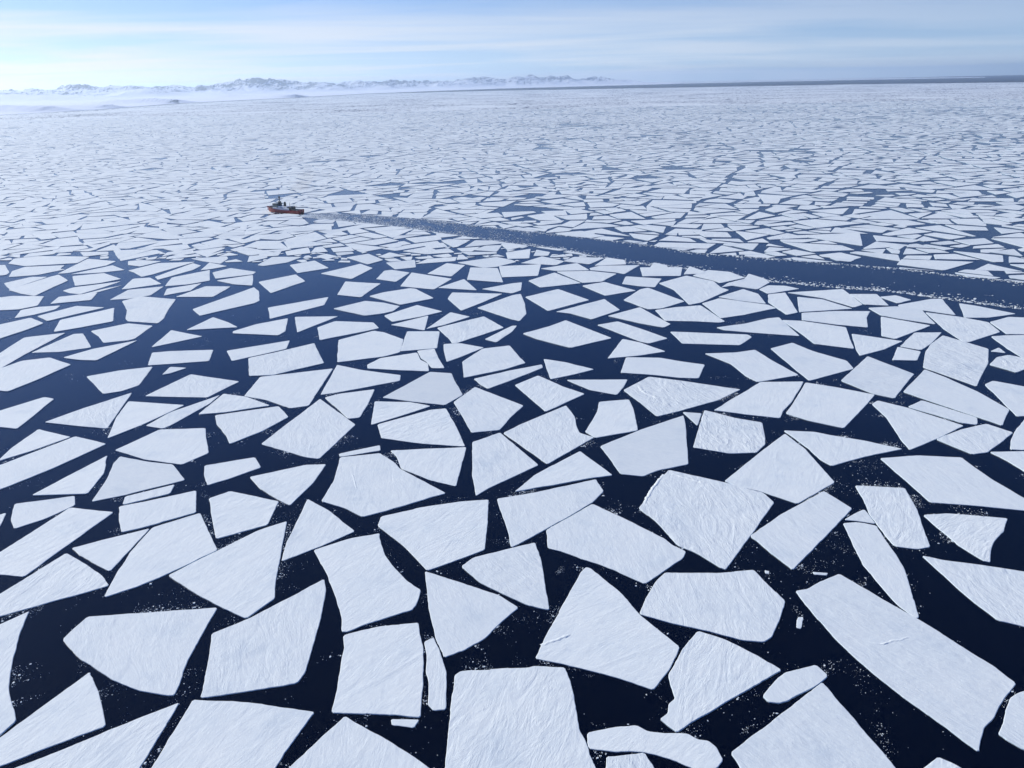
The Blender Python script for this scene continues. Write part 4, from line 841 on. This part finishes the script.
# ------------------------------------------------------------------ pressure ridges on a few floes (parts of their floe)
def ridge(label, pts, width, height, rng):
    o, P = RIDGED[label]; c = np.array(o.location[:2])
    pts = [np.array(unproj(*p, 0.8))-c for p in pts]
    line = [pts[0]]
    for a, b in zip(pts, pts[1:]):
        m = max(2, int(np.hypot(*(b-a))/0.7)); line += [a+(b-a)*k/m for k in range(1, m+1)]
    line = np.array(line); t = np.gradient(line, axis=0); t /= np.maximum(np.hypot(t[:, 0], t[:, 1]), 1e-6)[:, None]
    nv = np.column_stack((-t[:, 1], t[:, 0])); m = len(line); vs, fs = [], []
    off = np.array((-1, -0.62, -0.3, 0, 0.3, 0.62, 1)); sh = np.array((0, 0.35, 0.8, 1, 0.8, 0.35, 0))
    z0 = min(v.co.z for v in o.data.vertices if v.co.z > 0.3)+0.06
    wob = 0.0
    for k in range(m):
        wob = 0.8*wob+rng.gauss(0, 0.3)*width*0.5
        env = min(1, 5*k/m, 5*(m-1-k)/m); h = height*env*rng.uniform(0.35, 1.0); w = width*rng.uniform(0.75, 1.25)
        for a_, b_ in zip(off, sh):
            q = line[k]+nv[k]*(a_*w+wob*env)
            vs.append((q[0], q[1], z0+(h*b_*rng.uniform(0.7, 1.15) if b_ else -0.1)))
    for k in range(m-1):
        for q in range(6): fs.append((k*7+q, k*7+q+1, (k+1)*7+q+1, (k+1)*7+q))
    me = pymesh('pressure_ridge', vs, fs, tones=[0.8]*len(fs), smooth=True)
    if me.polygons[0].normal.z < 0: me.flip_normals()
    link('pressure_ridge', me, [SNOW], parent=o)
def lab(s): return next(k for k in RIDGED if s in k)
rng = random.Random(8)
ridge(lab('crusted ridge'), [(668, 472), (690, 479), (712, 484)], 1.6, 0.55, rng)
ridge(lab('crusted ridge'), [(664, 474), (652, 490), (643, 506)], 1.3, 0.5, rng)
ridge(lab('standing on one corner'), [(541, 645), (556, 640), (572, 633)], 1.3, 0.5, rng)
ridge(lab('longest white floe'), [(866, 640), (880, 644), (895, 640), (912, 636)], 1.0, 0.4, rng)
ridge(lab('curved snow drift'), [(638, 384), (645, 393), (656, 397), (672, 397)], 2.2, 0.7, rng)
ridge(lab('raised snow ridges'), [(352, 473), (356, 486), (357, 490)], 0.8, 0.3, rng)

# ------------------------------------------------------------------ the icebreaker
RED = plain('red_hull_paint', (0.24, 0.016, 0.012), 0.4)
WHITE = plain('white_ship_paint', (0.72, 0.73, 0.72), 0.4, var=0.06)
SHADED_GREY = plain('shaded_grey_green', (0.16, 0.19, 0.18), 0.5)  # dark grey-green: shade of the bridge front put into the colour; davits share it
BLACK = plain('black_ship_paint', (0.012, 0.012, 0.014), 0.45)
DECK = plain('dark_deck_plating', (0.05, 0.055, 0.05), 0.7)
GLASS = plain('bridge_window_glass', (0.01, 0.014, 0.018), 0.1)
ORANGE = plain('orange_boat_paint', (0.55, 0.13, 0.02), 0.4)

bow = np.array(unproj(268.6, 211.4)); stern = np.array(unproj(301.5, 213.9))
SL = float(np.hypot(*(bow-stern)))+4
mid = (bow+stern)/2; head = math.atan2(*(bow-stern)[::-1])
ship = bpy.data.objects.new('icebreaker_ship', None); COL.objects.link(ship)
ship.location = (mid[0], mid[1], 0); ship.rotation_euler = (0, 0, head); ship.scale = (1, 1, 1.14)
tag(ship, 'red hulled icebreaker ship with dark masts breaking a channel through the ice', 'ship')
B = 9.6
def hull():
    # stations from stern to bow: x, half-beam at deck, half-beam at water, deck height
    st = [(-SL/2, 7.0, 5.4, 6.2), (-SL/2+4, 8.6, 7.8, 6.1), (-SL/4, B, 9.3, 6.0), (0, B, 9.5, 6.1), (SL/5, B, 9.2, 6.9), (SL*0.33, 8.6, 6.9, 8.2), (SL*0.42, 6.4, 3.6, 9.2), (SL*0.475, 3.4, 0.9, 9.9)]
    vs, fs = [], []
    for x, bd, bw, h in st:
        f = max(0, (x-SL*0.3)/(SL*0.2))
        for y, z, dx in ((0, -1, -6*f), (bw*0.8, -1, -6*f), (bw, 0.2, -3.5*f), ((bw+bd)/2+0.3, h*0.5, -1.2*f), (bd, h, 0), (bd-0.35, h, 0), (bd-0.35, h-1.0, 0), (0, h-0.8, 0)):
            vs.append((x+dx, y, z))
    vs2 = [(x, -y, z) for x, y, z in vs]
    k = 8
    for b0, flip in ((0, 0), (len(vs), 1)):
        for i in range(len(st)-1):
            for j in range(k-1):
                q = (b0+i*k+j, b0+(i+1)*k+j, b0+(i+1)*k+j+1, b0+i*k+j+1)
                fs.append(q[::-1] if flip else q)
    n = len(vs); tip = [(SL*0.5-7.5, 0, -1), (SL*0.5-4, 0, 1.5), (SL*0.5+0.6, 0, 10.2)]
    vs = vs+vs2+tip; t = len(vs)-3; l = (len(st)-1)*k
    for b0, s in ((l, 0), (n+l, 1)):
        ff = [(b0+1, t, b0+2), (b0+2, t, t+1), (b0+2, t+1, b0+3), (b0+3, t+1, b0+4), (b0+4, t+1, t+2), (b0+4, t+2, b0+5), (b0+5, t+2, b0+6), (b0+6, t+2, b0+7)]
        fs += [f[::-1] if s else f for f in ff]
    # transom
    fs.append((1, 2, 3, 4, 5, 6, 7)); fs.append(tuple(n+i for i in (7, 6, 5, 4, 3, 2, 1))); fs.append((0, 1, 7, n+7, n+1)) if False else None
    fs.append((1, 7, n+7, n+1)) if False else None
    return pymesh('hull', vs, fs)
hm = hull()
bm = bmesh.new(); bm.from_mesh(hm); bmesh.ops.remove_doubles(bm, verts=bm.verts[:], dist=0.01); bmesh.ops.recalc_face_normals(bm, faces=bm.faces[:]); bm.to_mesh(hm); bm.free()
ho = link('hull', hm, [RED], ship)
def block(bm, x0, x1, y0, y1, z0, z1, taper=0.0, bev=0.25):
    v = []
    for z, t in ((z0, 0), (z1, taper)):
        v += [bm.verts.new(p) for p in ((x0+t*0.4, y0+t, z), (x1-t, y0+t, z), (x1-t, y1-t, z), (x0+t*0.4, y1-t, z))]
    f = [(0, 3, 2, 1), (4, 5, 6, 7), (0, 1, 5, 4), (1, 2, 6, 5), (2, 3, 7, 6), (3, 0, 4, 7)]
    fc = [bm.faces.new([v[i] for i in q]) for q in f]
    if bev: bmesh.ops.bevel(bm, geom=list({e for q in fc for e in q.edges}), offset=bev, segments=1, affect='EDGES')
def tube(bm, p, q, r0, r1=None, n=8):
    p, q = Vector(p), Vector(q); r1 = r0 if r1 is None else r1
    d = (q-p).normalized(); a = d.orthogonal().normalized(); b = d.cross(a)
    ring = [[bm.verts.new(c+(a*math.cos(6.2832*i/n)+b*math.sin(6.2832*i/n))*r) for i in range(n)] for c, r in ((p, r0), (q, r1))]
    for i in range(n): bm.faces.new((ring[0][i], ring[0][(i+1) % n], ring[1][(i+1) % n], ring[1][i]))
    bm.faces.new(ring[0][::-1]); bm.faces.new(ring[1])
def part(name, mat, parent, *fns, label=None):
    bm = bmesh.new()
    for fn in fns: fn(bm)
    bmesh.ops.recalc_face_normals(bm, faces=bm.faces[:])
    me = bpy.data.meshes.new(name); bm.to_mesh(me); bm.free()
    o = link(name, me, [mat], parent)
    if label: o['label'] = label
    return o
blk = lambda *a, **k: (lambda bm: block(bm, *a, **k))
tb = lambda *a, **k: (lambda bm: tube(bm, *a, **k))
part('foredeck', DECK, ship, blk(SL*0.29, SL*0.455, -4.6, 4.6, 7.4, 8.0), blk(SL*0.40, SL*0.44, -1.5, 1.5, 8.0, 9.4), blk(SL*0.33, SL*0.36, -2.4, 2.4, 8.0, 9.6))
part('bow_stripe', WHITE, ho, *[(lambda bm, s=s: (lambda v: bm.faces.new(v))([bm.verts.new(p) for p in ((SL*0.395-1.2, s*6.35, 5.6), (SL*0.395+2.6, s*5.35, 5.9), (SL*0.395+3.2, s*6.35, 8.6), (SL*0.395-0.6, s*7.3, 8.4))])) for s in (-1, 1)], label='white diagonal stripe on the bow')
part('anchor', BLACK, ho, tb((SL*0.43, 6.0, 6.4), (SL*0.43, 6.1, 4.6), 0.35), tb((SL*0.42, 5.9, 4.7), (SL*0.445, 5.6, 4.7), 0.35))
part('lower_deckhouse', WHITE, ship, blk(-SL*0.20, SL*0.27, -7.6, 7.6, 5.3, 9.4))
sup = part('bridge_house', SHADED_GREY, ship, blk(SL*0.115, SL*0.275, -7.0, 7.0, 9.4, 14.2, taper=0.5), blk(SL*0.13, SL*0.255, -8.4, 8.4, 14.2, 17.0, taper=0.3))
part('bridge_window', GLASS, sup, blk(SL*0.128, SL*0.2575, -8.46, 8.46, 15.2, 16.3, bev=0.05))
part('aft_deckhouse', WHITE, ship, blk(-SL*0.14, SL*0.11, -6.2, 6.2, 9.4, 12.0))
part('porthole', GLASS, ship, *[tb((x, s*7.5, 7.6), (x, s*7.68, 7.6), 0.32) for x in np.linspace(-SL*0.17, SL*0.25, 12) for s in (-1, 1)])
mast = part('main_mast', BLACK, ship, tb((SL*0.115, 0, 12), (SL*0.115, 0, 27.5), 1.6, 0.6), tb((SL*0.115, 0, 27.5), (SL*0.115, 0, 35.5), 0.25, 0.1), blk(SL*0.09, SL*0.14, -2.4, 2.4, 17, 20.5))
part('crow_nest', BLACK, mast, tb((SL*0.115, 0, 26.2), (SL*0.115, 0, 29.4), 1.7, 1.9, n=10))
part('yardarm', BLACK, mast, tb((SL*0.115, -4.5, 24.2), (SL*0.115, 4.5, 24.2), 0.22))
part('radar_scanner', WHITE, mast, blk(SL*0.115-0.4, SL*0.115+0.4, -2.6, 2.6, 22.2, 22.8, bev=0.08))
fun = part('funnel', BLACK, ship, tb((-SL*0.03, 0, 11.5), (-SL*0.035, 0, 19.2), 2.7, 2.3, n=14))
part('exhaust_pipe', BLACK, fun, tb((-SL*0.035, -0.9, 19), (-SL*0.035, -0.9, 20.4), 0.45), tb((-SL*0.035, 0.9, 19), (-SL*0.035, 0.9, 20.4), 0.45))
for s in (-1, 1):
    lb = part('lifeboat', WHITE, ship, blk(SL*0.02, SL*0.10, s*7.6-1.3, s*7.6+1.3, 10.4, 12.4, taper=0.6, bev=0.5))
    part('davit', SHADED_GREY, ship, tb((SL*0.03, s*6.0, 9.4), (SL*0.03, s*7.4, 13.6), 0.25), tb((SL*0.09, s*6.0, 9.4), (SL*0.09, s*7.4, 13.6), 0.25))
part('hangar', BLACK, ship, blk(-SL*0.27, -SL*0.16, -6.4, 6.4, 6.0, 12.4, taper=0.4))
part('helicopter_deck', DECK, ship, blk(-SL*0.47, -SL*0.275, -8.0, 8.0, 6.9, 7.5))
aft = part('aft_mast', BLACK, ship, tb((-SL*0.17, 0, 12), (-SL*0.17, 0, 19.5), 0.55, 0.25))
crane = part('deck_crane', BLACK, ship, tb((-SL*0.31, 4.5, 7.4), (-SL*0.31, 4.5, 12.6), 0.9, 0.7))
part('jib', BLACK, crane, tb((-SL*0.31, 4.5, 12.2), (-SL*0.43, 4.5, 13.8), 0.45, 0.25))
part('bulwark', RED, ship, blk(-SL*0.50, -SL*0.485, -7.4, 7.4, 5.9, 8.2))

# ------------------------------------------------------------------ air
def box_mesh(name, x0, x1, y0, y1, z0, z1):
    vs = [(x, y, z) for z in (z0, z1) for x, y in ((x0, y0), (x1, y0), (x1, y1), (x0, y1))]
    return pymesh(name, vs, [(0, 3, 2, 1), (4, 5, 6, 7), (0, 1, 5, 4), (1, 2, 6, 5), (2, 3, 7, 6), (3, 0, 4, 7)])
def volume_mat(name, col, dens, an):
    m = bpy.data.materials.new(name); m.use_nodes = True; nt = m.node_tree; nt.nodes.clear()
    o = N(nt, 'ShaderNodeOutputMaterial'); v = N(nt, 'ShaderNodeVolumePrincipled')
    v.inputs['Color'].default_value = col+(1,); v.inputs['Density'].default_value = dens; v.inputs['Anisotropy'].default_value = an
    nt.links.new(v.outputs[0], o.inputs['Volume']); return m
HAZE = volume_mat('polar_haze', (0.75, 0.885, 1.0), 1.9e-5, 0.64)
tag(link('haze', box_mesh('haze', -75000, 75000, -75000, 75000, -1.6, 760), [HAZE]), 'pale blue haze fading the far ice and mountains', 'haze', kind='stuff')

def plume():
    # thin brown diesel smoke hanging behind the funnel
    f = Vector((mid[0], mid[1], 0)); vs, fs = [], []; n, m = 14, 26
    for k in range(m+1):
        t = k/m; c = f+Vector((20*t+6*math.sin(4*t), 190*t, 21+46*t+3*math.sin(7*t)))
        r_ = (1.0+22*t**0.8)*math.sqrt(max(0.0, 1-t**6))+0.05
        for i in range(n):
            a = 6.2832*i/n; q = r_*(1+0.18*math.sin(3*a+9*t)+0.1*math.sin(5*a-14*t))
            vs.append((c.x+q*math.cos(a)*1.3, c.y, c.z+q*math.sin(a)*0.7))
    for k in range(m):
        for i in range(n): fs.append((k*n+i, k*n+(i+1) % n, (k+1)*n+(i+1) % n, (k+1)*n+i))
    fs.append(tuple(range(n))[::-1]); fs.append(tuple(range(m*n, m*n+n)))
    me = pymesh('smoke', vs, fs); bm = bmesh.new(); bm.from_mesh(me); bmesh.ops.recalc_face_normals(bm, faces=bm.faces[:]); bm.to_mesh(me); bm.free(); return me
SMOKE = volume_mat('thin_brown_smoke', (0.42, 0.33, 0.22), 0.0022, 0.3)
tag(link('smoke', plume(), [SMOKE]), 'faint brown smoke drifting away from the ship funnel', 'smoke', kind='stuff')
